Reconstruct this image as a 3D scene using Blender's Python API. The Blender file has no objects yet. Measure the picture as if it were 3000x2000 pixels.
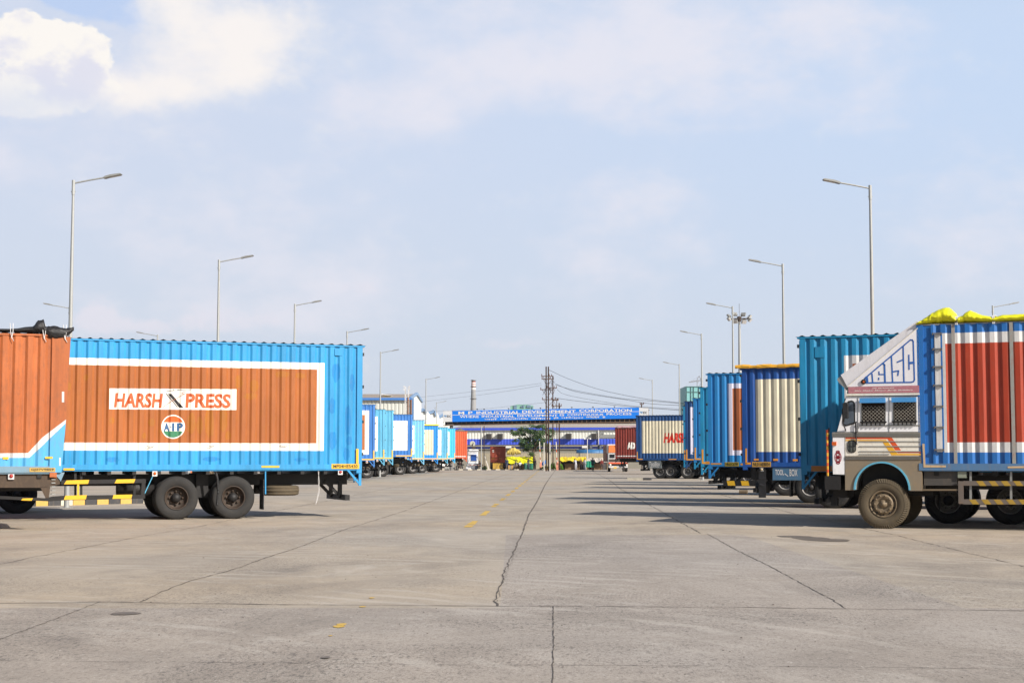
import bpy, bmesh, math, random
from mathutils import Vector, Matrix
random.seed(7)
sc = bpy.context.scene
COL = sc.collection
PI = math.pi
# ------------------------------------------------------------------ camera
F, H0, V0 = 4550.0, 1.52, 1341.0          # focal length in photo pixels, eye height, horizon row
TH = math.atan((V0 - 1000.0) / F)
cd = bpy.data.cameras.new('camera'); cam = bpy.data.objects.new('camera', cd); COL.objects.link(cam)
cd.sensor_width = 36.0; cd.lens = 36.0 * F / 3000.0
cd.clip_start = 0.1; cd.clip_end = 6000
cam.location = (0, 0, H0); cam.rotation_euler = (PI / 2 + TH, 0, 0)
sc.camera = cam
# ------------------------------------------------------------------ sun
SUN_EL, SUN_AZ = math.radians(32), math.radians(-42)     # azimuth from +X towards the camera side
sdir = Vector((math.cos(SUN_EL) * math.cos(SUN_AZ), math.cos(SUN_EL) * math.sin(SUN_AZ), math.sin(SUN_EL)))
sl = bpy.data.lights.new('sun', 'SUN'); sl.energy = 5.0; sl.angle = math.radians(0.55); sl.color = (1.0, 0.94, 0.86)
so = bpy.data.objects.new('sun', sl); COL.objects.link(so)
so.rotation_euler = sdir.to_track_quat('Z', 'Y').to_euler(); so.location = (30, -30, 40)
# ------------------------------------------------------------------ view
sc.view_settings.view_transform = 'Standard'; sc.view_settings.look = 'None'
EXPO = 0.28
sc.view_settings.exposure = EXPO; sc.view_settings.gamma = 1.0


def s2l(c):
    c = c / 255.0
    return c / 12.92 if c <= 0.04045 else ((c + 0.055) / 1.055) ** 2.4


def lin(r, g, b, k=1.0):
    return (s2l(r) * k, s2l(g) * k, s2l(b) * k, 1.0)


# ------------------------------------------------------------------ sky
W = bpy.data.worlds.new('World'); sc.world = W; W.use_nodes = True
nt = W.node_tree; nt.nodes.clear()
SKY_K = 0.085


def N(t, **kw):
    n = nt.nodes.new(t)
    for k, v in kw.items():
        setattr(n, k, v)
    return n


def LK(a, b):
    nt.links.new(a, b)


def M(op, a, b=None, c=None, clamp=False):
    n = N('ShaderNodeMath', operation=op); n.use_clamp = clamp
    for i, v in enumerate((a, b, c)):
        if v is None:
            continue
        if isinstance(v, (int, float)):
            n.inputs[i].default_value = v
        else:
            LK(v, n.inputs[i])
    return n.outputs[0]


def smooth(v, lo, hi):
    n = N('ShaderNodeMapRange', interpolation_type='SMOOTHSTEP')
    LK(v, n.inputs[0]); n.inputs[1].default_value = lo; n.inputs[2].default_value = hi
    return n.outputs[0]


def mixc(f, a, b):
    n = N('ShaderNodeMix', data_type='RGBA')
    for i, v in ((0, f), (6, a), (7, b)):
        if isinstance(v, (int, float)):
            n.inputs[i].default_value = v
        elif isinstance(v, tuple):
            n.inputs[i].default_value = v
        else:
            LK(v, n.inputs[i])
    return n.outputs[2]


def sky_nodes():
    sky = N('ShaderNodeTexSky', sky_type='NISHITA'); sky.sun_disc = False
    sky.sun_elevation = SUN_EL; sky.sun_rotation = PI / 2 - SUN_AZ
    sky.air_density = 1.0; sky.dust_density = 2.0; sky.ozone_density = 2.5
    tc = N('ShaderNodeTexCoord'); sep = N('ShaderNodeSeparateXYZ'); LK(tc.outputs['Generated'], sep.inputs[0])
    az = M('ARCTAN2', sep.outputs[0], sep.outputs[1]); el = M('ARCSINE', sep.outputs[2])
    U = M('MULTIPLY_ADD', az, F, 1500.0); Vv = M('MULTIPLY_ADD', el, -F, V0)

    def fbm(su, sv, det, rough, off=0.0):
        c = N('ShaderNodeCombineXYZ'); LK(M('MULTIPLY', U, su), c.inputs[0]); LK(M('MULTIPLY', Vv, sv), c.inputs[1])
        c.inputs[2].default_value = off
        n = N('ShaderNodeTexNoise', noise_dimensions='3D'); LK(c.outputs[0], n.inputs['Vector'])
        n.inputs['Scale'].default_value = 1.0; n.inputs['Detail'].default_value = det; n.inputs['Roughness'].default_value = rough
        return n.outputs[0]

    def blobs(lst):
        tot = None
        for (u, v, ru, rv, w) in lst:
            a = M('POWER', M('DIVIDE', M('SUBTRACT', U, float(u)), float(ru)), 2.0)
            b = M('POWER', M('DIVIDE', M('SUBTRACT', Vv, float(v)), float(rv)), 2.0)
            g = M('MULTIPLY', M('EXPONENT', M('MULTIPLY', M('ADD', a, b), -1.0)), float(w))
            tot = g if tot is None else M('ADD', tot, g)
        return tot
    k = 1.0 / SKY_K / 2 ** EXPO
    low = mixc(smooth(U, 300, 3000), lin(212, 222, 242, k), lin(204, 222, 248, k))      # the thin haze veil
    hor = lin(214, 223, 237, k)
    veil = mixc(smooth(Vv, 300, 1250), low, hor)
    front = M('MULTIPLY', smooth(el, 0.62, 0.25), smooth(sep.outputs[1], 0.1, 0.8))      # the veil lies low, on the side away from the sun
    base = mixc(M('MULTIPLY', front, 0.95), sky.outputs[0], veil)
    # broad soft pinkish cloud sheets
    n1 = fbm(0.0019, 0.0033, 8, 0.6, 3.1)
    m1 = smooth(M('ADD', n1, blobs([(1700, 60, 700, 130, .16), (1150, 260, 420, 120, .13), (500, 520, 700, 170, .13), (700, 930, 420, 70, .16), (2500, 90, 500, 90, .05),
                                   (1500, 1010, 220, 60, .12), (2100, 330, 420, 120, .09), (1650, 210, 300, 110, .1), (250, 900, 120, 90, .12), (1020, 840, 140, 50, .14), (1150, 330, 300, 60, .1), (2300, 200, 500, 120, .06)])), 0.48, 0.82)
    c = mixc(M('MULTIPLY', M('MULTIPLY', m1, 0.85), front), base, lin(234, 233, 243, k))
    lc = smooth(M('ADD', M('MULTIPLY', M('SUBTRACT', fbm(0.011, 0.014, 7, 0.6, 14.0), 0.5), 1.1), blobs([(300, 935, 75, 50, .6), (420, 965, 120, 35, .4), (640, 950, 150, 45, .5), (850, 950, 110, 35, .35), (1060, 845, 110, 28, .42), (1500, 1005, 130, 35, .42), (1400, 490, 110, 30, .25)])), 0.22, 0.62)
    c = mixc(M('MULTIPLY', M('MULTIPLY', lc, 0.75), front), c, lin(233, 230, 240, k))
    # blue opening between the clouds
    mb = smooth(M('ADD', M('MULTIPLY', M('SUBTRACT', fbm(0.008, 0.01, 5, 0.6, 9.0), 0.5), 0.5), blobs([(190, 50, 90, 45, .8), (300, 70, 110, 60, .7), (400, 130, 60, 50, .4)])), 0.32, 0.55)
    c = mixc(M('MULTIPLY', M('MULTIPLY', mb, 0.8), front), c, lin(186, 208, 244, k))
    # bright soft mass
    n2 = fbm(0.0045, 0.0062, 8, 0.62, 5.0)
    soft = smooth(M('ADD', M('MULTIPLY', M('SUBTRACT', n2, 0.5), 1.5), blobs([(620, 180, 230, 120, .75), (470, 300, 170, 50, .6), (760, 110, 260, 120, .35), (500, 20, 110, 70, .6), (350, 290, 130, 70, .4), (820, 250, 150, 45, .3), (600, 480, 500, 120, .1), (120, 380, 160, 40, .5)])), 0.1, 0.95)
    c = mixc(M('MULTIPLY', M('MULTIPLY', soft, 0.93), front), c, lin(253, 247, 243, k))
    # cumulus tower at the left
    n3 = fbm(0.010, 0.0115, 9, 0.6, 1.7); n4 = fbm(0.035, 0.04, 6, 0.6, 2.0)
    edge = M('ADD', M('MULTIPLY', M('SUBTRACT', n3, 0.5), 1.0), M('MULTIPLY', M('SUBTRACT', n4, 0.5), 0.35))
    body = M('ADD', edge, blobs([(80, 165, 85, 60, .8), (200, 160, 100, 50, .85), (285, 215, 50, 60, .65), (150, 260, 150, 75, .75), (70, 350, 100, 60, .7), (210, 345, 110, 50, .55), (350, 300, 60, 40, .3)]))
    cm = smooth(body, 0.38, 0.54)
    fade = smooth(Vv, 410, 230)
    shade = smooth(M('ADD', M('ADD', M('MULTIPLY_ADD', M('SUBTRACT', n2, 0.5), 1.2, 0.42), M('MULTIPLY', M('SUBTRACT', n3, 0.5), 0.7)), blobs([(262, 262, 44, 62, .5), (190, 330, 120, 40, .25), (110, 265, 70, 26, .15)])), 0.42, 0.72)
    cc = mixc(M('MULTIPLY', shade, 0.75), lin(255, 250, 244, k), lin(218, 220, 240, k))
    c = mixc(M('MULTIPLY', M('MULTIPLY', cm, M('MULTIPLY_ADD', fade, 0.72, 0.25)), front), c, cc)
    bg = N('ShaderNodeBackground'); LK(c, bg.inputs[0]); bg.inputs[1].default_value = SKY_K
    out = N('ShaderNodeOutputWorld'); LK(bg.outputs[0], out.inputs[0])


sky_nodes()
W.cycles.sampling_method = 'MANUAL'; W.cycles.sample_map_resolution = 512
sc.cycles.max_bounces = 6; sc.cycles.diffuse_bounces = 3; sc.cycles.glossy_bounces = 3; sc.cycles.transparent_max_bounces = 8
sc.cycles.use_denoising = True


# ------------------------------------------------------------------ pixel -> place
def P(u, v, Y):
    d = Vector(((u - 1500.0), F * math.cos(TH) + (v - 1000.0) * math.sin(TH), F * math.sin(TH) - (v - 1000.0) * math.cos(TH)))
    t = Y / d.y
    return Vector((d.x * t, Y, H0 + d.z * t))


def G(u, v):
    d = P(u, v, 1.0) - Vector((0, 0, H0))
    t = -H0 / d.z
    return Vector((d.x * t, d.y * t, 0.0))


# ------------------------------------------------------------------ materials
MC = {}


CREASE = {'yellow_tarpaulin': 1, 'golden_tarpaulin': 1, 'black_rubber_sheet': 1, 'mustard_tarpaulin': 1, 'dull_yellow_sheet': 1}


def mat(name, rgb, rough=0.55, dirt=0.25, metal=0.0, k=0.88, dcol=(150, 128, 100), sc_=(1.3, 1.3, 0.5), var=0.12, spec=0.4, streak=0.0):
    """painted / plain surface: slow tone drift, dusty blotches and fine grain, all in object space"""
    if name in MC:
        return MC[name]
    m = bpy.data.materials.new(name); m.use_nodes = True
    t = m.node_tree; b = t.nodes['Principled BSDF']
    tc = t.nodes.new('ShaderNodeTexCoord'); mp = t.nodes.new('ShaderNodeMapping'); mp.inputs['Scale'].default_value = sc_
    t.links.new(tc.outputs['Object'], mp.inputs[0])
    n1 = t.nodes.new('ShaderNodeTexNoise'); n1.inputs['Scale'].default_value = 1.6; n1.inputs['Detail'].default_value = 8; n1.inputs['Roughness'].default_value = 0.65
    n2 = t.nodes.new('ShaderNodeTexNoise'); n2.inputs['Scale'].default_value = 9.0; n2.inputs['Detail'].default_value = 6; n2.inputs['Roughness'].default_value = 0.7
    t.links.new(mp.outputs[0], n1.inputs[0]); t.links.new(mp.outputs[0], n2.inputs[0])
    base = lin(*rgb, k)
    hi = tuple(min(0.95, x * (1 + var) + 0.01) for x in base[:3]) + (1,); lo = tuple(x * (1 - var) for x in base[:3]) + (1,)
    mx = t.nodes.new('ShaderNodeMix'); mx.data_type = 'RGBA'; mx.inputs[6].default_value = lo; mx.inputs[7].default_value = hi
    t.links.new(n1.outputs[0], mx.inputs[0])
    r = t.nodes.new('ShaderNodeMapRange'); r.inputs[1].default_value = 0.5; r.inputs[2].default_value = 0.78; r.inputs[4].default_value = dirt
    t.links.new(n2.outputs[0], r.inputs[0])
    m2 = t.nodes.new('ShaderNodeMix'); m2.data_type = 'RGBA'; m2.inputs[7].default_value = lin(*dcol, 0.8)
    t.links.new(r.outputs[0], m2.inputs[0]); t.links.new(mx.outputs[2], m2.inputs[6])
    col = m2.outputs[2]
    if streak:
        mp3 = t.nodes.new('ShaderNodeMapping'); mp3.inputs['Scale'].default_value = (5, 5, .3); t.links.new(tc.outputs['Object'], mp3.inputs[0])
        n3 = t.nodes.new('ShaderNodeTexNoise'); n3.inputs['Scale'].default_value = 1.5; n3.inputs['Detail'].default_value = 7; n3.inputs['Roughness'].default_value = .7; t.links.new(mp3.outputs[0], n3.inputs[0])
        r3 = t.nodes.new('ShaderNodeMapRange'); r3.inputs[1].default_value = .38; r3.inputs[2].default_value = .62; r3.inputs[3].default_value = 1 - streak; r3.inputs[4].default_value = 1.06; t.links.new(n3.outputs[0], r3.inputs[0])
        n4 = t.nodes.new('ShaderNodeTexNoise'); n4.inputs['Scale'].default_value = .55; n4.inputs['Detail'].default_value = 5; n4.inputs['Roughness'].default_value = .6; t.links.new(tc.outputs['Object'], n4.inputs[0])
        r4 = t.nodes.new('ShaderNodeMapRange'); r4.inputs[1].default_value = .4; r4.inputs[2].default_value = .6; r4.inputs[3].default_value = 1 - streak * .7; r4.inputs[4].default_value = 1.05; t.links.new(n4.outputs[0], r4.inputs[0])
        mm = t.nodes.new('ShaderNodeMath'); mm.operation = 'MULTIPLY'; t.links.new(r3.outputs[0], mm.inputs[0]); t.links.new(r4.outputs[0], mm.inputs[1])
        hs = t.nodes.new('ShaderNodeMix'); hs.data_type = 'RGBA'; hs.blend_type = 'MULTIPLY'; hs.inputs[0].default_value = 1.0; t.links.new(col, hs.inputs[6]); t.links.new(mm.outputs[0], hs.inputs[7]); col = hs.outputs[2]
        # pin-head rust and chips
        n5 = t.nodes.new('ShaderNodeTexNoise'); n5.inputs['Scale'].default_value = 4.5; n5.inputs['Detail'].default_value = 9; n5.inputs['Roughness'].default_value = .8; t.links.new(tc.outputs['Object'], n5.inputs[0])
        r5 = t.nodes.new('ShaderNodeMapRange'); r5.inputs[1].default_value = .69; r5.inputs[2].default_value = .73; r5.inputs[4].default_value = .8; t.links.new(n5.outputs[0], r5.inputs[0])
        ru = t.nodes.new('ShaderNodeMix'); ru.data_type = 'RGBA'; ru.inputs[7].default_value = lin(104, 66, 44); t.links.new(r5.outputs[0], ru.inputs[0]); t.links.new(col, ru.inputs[6]); col = ru.outputs[2]
    t.links.new(col, b.inputs['Base Color'])
    b.inputs['Roughness'].default_value = rough; b.inputs['Metallic'].default_value = metal
    b.inputs['Specular IOR Level'].default_value = spec
    bp = t.nodes.new('ShaderNodeBump'); bp.inputs['Strength'].default_value = 0.12; bp.inputs['Distance'].default_value = 0.02
    t.links.new(n2.outputs[0], bp.inputs['Height']); t.links.new(bp.outputs[0], b.inputs['Normal'])
    if name in CREASE:                                          # cloth folds: stretched, warped ridges
        mp6 = t.nodes.new('ShaderNodeMapping'); mp6.inputs['Scale'].default_value = (2.2, 6, 9); mp6.inputs['Rotation'].default_value = (0, .35, 0); t.links.new(tc.outputs['Object'], mp6.inputs[0])
        n6 = t.nodes.new('ShaderNodeTexNoise'); n6.noise_type = 'RIDGED_MULTIFRACTAL'; n6.inputs['Scale'].default_value = 1.1; n6.inputs['Detail'].default_value = 4; n6.inputs['Distortion'].default_value = .8; t.links.new(mp6.outputs[0], n6.inputs[0])
        b6 = t.nodes.new('ShaderNodeBump'); b6.inputs['Strength'].default_value = .9; b6.inputs['Distance'].default_value = .05; t.links.new(n6.outputs[0], b6.inputs['Height']); t.links.new(bp.outputs[0], b6.inputs['Normal']); t.links.new(b6.outputs[0], b.inputs['Normal'])
    MC[name] = m
    return m


SKY_BLUE = mat('sky_blue_paint', (48, 154, 212), 0.5, 0.10, streak=0.14)
TEAL = mat('teal_blue_paint', (34, 146, 194), 0.42, 0.10, streak=0.2)
MID_BLUE = mat('mid_blue_paint', (56, 126, 204), 0.5, 0.10, streak=0.2)
CYAN = mat('pale_cyan_paint', (100, 188, 226), 0.5, 0.25, streak=0.22)
DEEP = mat('deep_blue_paint', (20, 80, 156), 0.45, 0.08, streak=0.16)
NAVY = mat('navy_paint', (24, 76, 134), 0.45, 0.12, streak=0.2)
BROWN = mat('brown_orange_paint', (172, 98, 45), 0.55, 0.5, dcol=(182, 112, 30), var=0.1, streak=0.14)
BROWN2 = mat('brown_paint', (166, 92, 50), 0.45, 0.1, streak=0.1)
WHITE = mat('white_paint', (246, 242, 232), 0.5, 0.12, var=0.05, streak=0.07)
WHITE2 = mat('dusty_white_paint', (226, 224, 222), 0.5, 0.3, var=0.06, streak=0.16)
CREAM = mat('cream_paint', (226, 217, 190), 0.5, 0.15, var=0.06, streak=0.14)
ORANGE = mat('orange_container_paint', (188, 104, 54), 0.55, 0.7, dcol=(140, 94, 68), var=0.18, streak=0.18)
REDP = mat('brick_red_paint', (178, 62, 34), 0.42, 0.15, streak=0.16)
REDP2 = mat('orange_red_paint', (222, 96, 52), 0.5, 0.3, streak=0.25)
MAROON = mat('maroon_paint', (140, 48, 36), 0.5, 0.15, streak=0.25)
YELLOW = mat('yellow_marking', (238, 186, 40), 0.5, 0.2)
YTARP = mat('yellow_tarpaulin', (236, 232, 30), 0.45, 0.1, sc_=(1, 1, 1), var=0.1)
YTARP2 = mat('golden_tarpaulin', (245, 214, 30), 0.45, 0.1, sc_=(1, 1, 1))
BLACKP = mat('black_chassis', (28, 26, 26), 0.6, 0.3, dcol=(60, 50, 40))
BLACK = mat('black_rubber_sheet', (30, 30, 32), 0.55, 0.15, dcol=(90, 80, 70))
RUBBER = mat('tyre_rubber', (46, 45, 44), 0.75, 0.4, dcol=(82, 74, 64), sc_=(1, 1, 1), spec=0.25)
DUSTY_RUBBER = mat('dusty_tyre_rubber', (92, 82, 66), 0.85, 0.6, dcol=(128, 110, 84), sc_=(1, 1, 1), spec=0.2)
RIMM = mat('rusty_rim', (66, 56, 48), 0.6, 0.6, dcol=(112, 78, 52), metal=0.2, sc_=(2, 2, 2), var=0.3)
RIMG = mat('grey_rim', (150, 148, 146), 0.5, 0.4, metal=0.2, sc_=(2, 2, 2))
DUSTM = mat('dusty_metal', (122, 106, 84), 0.6, 0.5, metal=0.15)
GREYM = mat('grey_metal', (160, 160, 156), 0.45, 0.35, metal=0.35)
GREYP = mat('grey_blue_worn_paint', (120, 150, 168), 0.6, 0.5)
STEEL = mat('galvanised_steel', (176, 178, 176), 0.5, 0.2, metal=0.2, sc_=(2, 2, .3))
DSTEEL = mat('dark_steel', (74, 62, 54), 0.7, 0.4, dcol=(120, 78, 50), sc_=(3, 3, .6))
GLASS = mat('dark_glass', (34, 40, 46), 0.12, 0.05, spec=0.6, var=0.3)
ORNG = mat('orange_red_stripe', (226, 90, 40), 0.5, 0.1)
GOLD = mat('gold_stripe', (236, 178, 50), 0.5, 0.1)
BLUEL = mat('blue_lettering', (44, 98, 176), 0.5, 0.05)
REDL = mat('red_lettering', (206, 96, 50), 0.5, 0.25, dcol=(236, 160, 70))
REDD = mat('deep_red_lettering', (214, 50, 28), 0.5, 0.1)
GREENL = mat('green_paint', (58, 128, 92), 0.5, 0.1)
BLACKL = mat('black_lettering', (30, 28, 32), 0.5, 0.05)
AMBER = mat('amber_lens', (214, 96, 30), 0.25, 0.1)
REDLENS = mat('red_lens', (170, 40, 36), 0.25, 0.1)
DARKFILL = mat('dark_underbody', (28, 26, 25), 0.8, 0.3, dcol=(70, 60, 48))
WIREM = mat('wire_black', (60, 62, 70), 0.6, 0.0)


# ------------------------------------------------------------------ mesh builder
class MB:
    def __init__(s):
        s.v, s.f, s.m, s.sm = [], [], [], []

    def add(s, vs, fs, m=0, smooth=False):
        o = len(s.v); s.v += [tuple(p) for p in vs]
        for f in fs:
            s.f.append([i + o for i in f]); s.m.append(m); s.sm.append(smooth)

    def box(s, x0, x1, y0, y1, z0, z1, m=0):
        vs = [(x, y, z) for z in (z0, z1) for y in (y0, y1) for x in (x0, x1)]
        s.add(vs, [(0, 2, 3, 1), (4, 5, 7, 6), (0, 1, 5, 4), (2, 6, 7, 3), (0, 4, 6, 2), (1, 3, 7, 5)], m)

    def prism(s, pts, y0, y1, m=0, mside=None):
        n = len(pts)
        vs = [(p[0], y0, p[1]) for p in pts] + [(p[0], y1, p[1]) for p in pts]
        s.add(vs, [tuple(range(n)), tuple(range(2 * n - 1, n - 1, -1))], m)
        s.add(vs, [(i, (i + 1) % n, n + (i + 1) % n, n + i) for i in range(n)], m if mside is None else mside)

    def bar(s, p, q, w, h=None, m=0):
        p, q = Vector(p), Vector(q); d = (q - p).normalized(); h = h or w
        up = Vector((0, 0, 1)) if abs(d.z) < 0.95 else Vector((1, 0, 0))
        a = d.cross(up).normalized() * w / 2; b = a.cross(d).normalized() * h / 2
        vs = [c + sx * a + sy * b for c in (p, q) for sx, sy in ((-1, -1), (1, -1), (1, 1), (-1, 1))]
        s.add(vs, [(0, 1, 2, 3), (7, 6, 5, 4), (0, 4, 5, 1), (1, 5, 6, 2), (2, 6, 7, 3), (3, 7, 4, 0)], m)

    def tube(s, pts, r, n=8, m=0, r1=None, cap=True):
        pts = [Vector(p) for p in pts]; k = len(pts); vs = []
        for i, p in enumerate(pts):
            d = (pts[min(i + 1, k - 1)] - pts[max(i - 1, 0)]).normalized()
            up = Vector((0, 0, 1)) if abs(d.z) < 0.95 else Vector((0, 1, 0))
            a = d.cross(up).normalized(); b = a.cross(d)
            rr = r if r1 is None else r + (r1 - r) * i / max(1, k - 1)
            vs += [p + (a * math.cos(2 * PI * j / n) + b * math.sin(2 * PI * j / n)) * rr for j in range(n)]
        fs = [(i * n + j, i * n + (j + 1) % n, (i + 1) * n + (j + 1) % n, (i + 1) * n + j) for i in range(k - 1) for j in range(n)]
        s.add(vs, fs, m, True)
        if cap:
            s.add(vs, [tuple(range(n))[::-1], tuple(range((k - 1) * n, k * n))], m)

    def lathe(s, prof, c=(0, 0, 0), axis='y', n=32, m=0, smooth=True, sx=1.0):
        vs = []; c = Vector(c)
        for (a, r) in prof:
            for j in range(n):
                t = 2 * PI * j / n; x, z = math.cos(t) * r, math.sin(t) * r
                vs.append(c + (Vector((x, a, z)) if axis == 'y' else Vector((x * sx, z, a)) if axis == 'z' else Vector((a, x, z))))
        k = len(prof)
        s.add(vs, [(i * n + j, i * n + (j + 1) % n, (i + 1) * n + (j + 1) % n, (i + 1) * n + j) for i in range(k - 1) for j in range(n)], m, smooth)

    def build(s, name, mats, parent=None, loc=None):
        me = bpy.data.meshes.new(name); me.from_pydata(s.v, [], s.f)
        if not isinstance(mats, (list, tuple)):
            mats = [mats]
        for x in mats:
            me.materials.append(x)
        me.polygons.foreach_set('material_index', s.m); me.polygons.foreach_set('use_smooth', s.sm); me.update()
        return link(name, me, parent, loc)


def link(name, me, parent=None, loc=None, rot=None):
    o = bpy.data.objects.new(name, me); COL.objects.link(o)
    if parent:
        o.parent = parent
    if loc is not None:
        o.location = loc
    if rot is not None:
        o.rotation_euler = rot
    return o


def tag(o, label, cat, group=None):
    o['label'] = label; o['category'] = cat
    if group:
        o['group'] = group
    return o


def thing(name, label, cat, loc=(0, 0, 0), rz=0.0, group=None):
    o = bpy.data.objects.new(name, None); COL.objects.link(o); o.location = loc; o.rotation_euler = (0, 0, rz)
    o.empty_display_size = 0.3
    return tag(o, label, cat, group)


def struct(o, kind='structure'):
    o['kind'] = kind
    return o


# ------------------------------------------------------------------ lettering
def text2d(s, bold=0.0, shear=0.0, space=1.0):
    c = bpy.data.curves.new('t', 'FONT'); c.body = s; c.offset = bold; c.shear = shear; c.space_character = space; c.size = 1.0
    c.resolution_u = 3
    o = bpy.data.objects.new('t', c); COL.objects.link(o)
    dg = bpy.context.evaluated_depsgraph_get(); me = bpy.data.meshes.new_from_object(o.evaluated_get(dg))
    vs = [(v.co.x, v.co.y) for v in me.vertices]; fs = [tuple(p.vertices) for p in me.polygons]
    bpy.data.objects.remove(o); bpy.data.meshes.remove(me); bpy.data.curves.remove(c)
    x0, x1 = min(v[0] for v in vs), max(v[0] for v in vs); y0, y1 = min(v[1] for v in vs), max(v[1] for v in vs)
    return [((x - x0) / (x1 - x0), (y - y0) / max(1e-6, y1 - y0)) for x, y in vs], fs


def strip2(pts, w):
    """thick polyline -> quads (x, z)"""
    vs, fs = [], []
    for i in range(len(pts) - 1):
        p, q = Vector(pts[i]), Vector(pts[i + 1]); d = (q - p).normalized(); n = Vector((-d.y, d.x)) * w / 2; e = d * w * 0.35
        o = len(vs); vs += [tuple(p + n - e), tuple(q + n + e), tuple(q - n + e), tuple(p - n - e)]; fs.append((o, o + 1, o + 2, o + 3))
    return vs, fs


# ------------------------------------------------------------------ wheels
TR = 0.53


def tyre_mesh(name, r=TR, w=0.27, lugs=0):
    b = MB(); h = w / 2
    prof = [(-h * .75, r * .54), (-h, r * .62), (-h * 1.06, r * .78), (-h * .98, r * .92), (-h * .84, r * .985), (-h * .5, r), (h * .5, r), (h * .84, r * .985),
            (h * .98, r * .92), (h * 1.06, r * .78), (h, r * .62), (h * .75, r * .54)]
    b.lathe(prof, n=48)
    for g in (-.35, 0, .35):                                   # raised tread ribs with gaps between them
        b.lathe([(h * g - .03, r - .002), (h * g - .03, r + .008), (h * g + .03, r + .008), (h * g + .03, r - .002)], n=48)
    for i in range(lugs):
        t = 2 * PI * i / lugs
        for sgn in (-1, 1):
            c, s_ = math.cos(t), math.sin(t); c2, s2 = math.cos(t + .05), math.sin(t + .05)
            p = Vector((c * (r - .075), sgn * h * 1.0, s_ * (r - .075))); q = Vector((c2 * (r + .006), sgn * h * .84, s2 * (r + .006)))
            b.bar(p, q, .022, .03)
    me = bpy.data.meshes.new(name); me.from_pydata(b.v, [], b.f); me.polygons.foreach_set('use_smooth', b.sm)
    return me


def rim_mesh(name, mats, kind, r=TR):
    """visible side is -y"""
    b = MB(); R = r * .56
    if kind == 'dish':                                         # rear wheel: deep dish with hub cap in front
        b.lathe([(-.10, R), (-.125, R * .99), (-.125, R * .93), (-.09, R * .9), (.02, R * .84), (.04, R * .5), (.04, .0)], n=32)
        b.lathe([(.04, .12), (-.06, .115), (-.09, .10), (-.1, .085), (-.12, .075), (-.125, .0)], n=20, m=1)
        for i in range(8):
            t = 2 * PI * i / 8
            b.lathe([(.04, .03), (-.01, .03), (-.02, .0)], (math.cos(t) * .165, 0, math.sin(t) * .165), n=6)
            b.lathe([(.032, .03), (.03, .0)], (math.cos(t + .39) * R * .68, 0, math.sin(t + .39) * R * .68), n=8, m=1)
    else:                                                       # front wheel: disc standing out with a ring of nuts
        b.lathe([(-.12, R), (-.14, R * .98), (-.13, R * .9), (-.08, R * .84), (-.07, R * .78), (-.13, R * .7), (-.145, R * .62), (-.11, R * .36), (-.1, R * .3)], n=32)
        b.lathe([(-.1, R * .34), (-.12, R * .26), (-.15, R * .2), (-.155, .03), (-.17, .02), (-.17, 0)], n=20)
        for i in range(10):
            t = 2 * PI * i / 10
            b.lathe([(-.12, .02), (-.175, .02), (-.18, .0)], (math.cos(t) * R * .6, 0, math.sin(t) * R * .6), n=6)
            b.lathe([(-.1, .022), (-.112, .0)], (math.cos(t + .31) * R * .78, 0, math.sin(t + .31) * R * .78), n=8, m=1)
    me = bpy.data.meshes.new(name); me.from_pydata(b.v, [], b.f); me.polygons.foreach_set('use_smooth', b.sm); me.polygons.foreach_set('material_index', b.m)
    for x in mats:
        me.materials.append(x)
    return me


TY = tyre_mesh('tyre'); TY.materials.append(RUBBER)
TYD = tyre_mesh('dusty_tyre', lugs=64, w=.29); TYD.materials.append(DUSTY_RUBBER)
TYL = tyre_mesh('lug_tyre', w=.27); TYL.materials.append(BLACK)
RD = rim_mesh('rim_dish', (RIMM, BLACKP), 'dish'); RG = rim_mesh('rim_grey', (RIMG, BLACKP), 'dish')
RK = rim_mesh('rim_dark', (BLACKP, BLACKP), 'dish')
RF = rim_mesh('rim_front', (DUSTM, BLACKP), 'front')


def wheel(par, x, y, vis, rim=RD, ty=TY, dual=True):
    """vis: -1 outer side faces -y, +1 faces +y"""
    w = link('wheel', rim, par, (x, y, TR), (0, 0, 0 if vis < 0 else PI))
    link('tyre', ty, w, (0, 0, 0), (0, random.random() * 6, 0))
    if dual:
        link('tyre', ty, w, (0, .31, 0), (0, random.random() * 6, 0))
    return w


# ------------------------------------------------------------------ trucks
PITCH, DEP = 0.252, 0.034


def prof(x):
    """inward depth of the corrugated side at x"""
    t = (x / PITCH) % 1.0
    a, b, c = .39, .60, .79
    if t < a:
        return 0.0
    if t < b:
        return DEP * (t - a) / (b - a)
    if t < c:
        return DEP
    return DEP * (1 - (t - c) / (1 - c))


def breaks(x0, x1):
    out = []
    k = math.floor(x0 / PITCH) - 1
    while k * PITCH < x1 + PITCH:
        for t in (0, .39, .60, .79):
            x = (k + t) * PITCH
            if x0 + 1e-3 < x < x1 - 1e-3:
                out.append(x)
        k += 1
    return out


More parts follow.
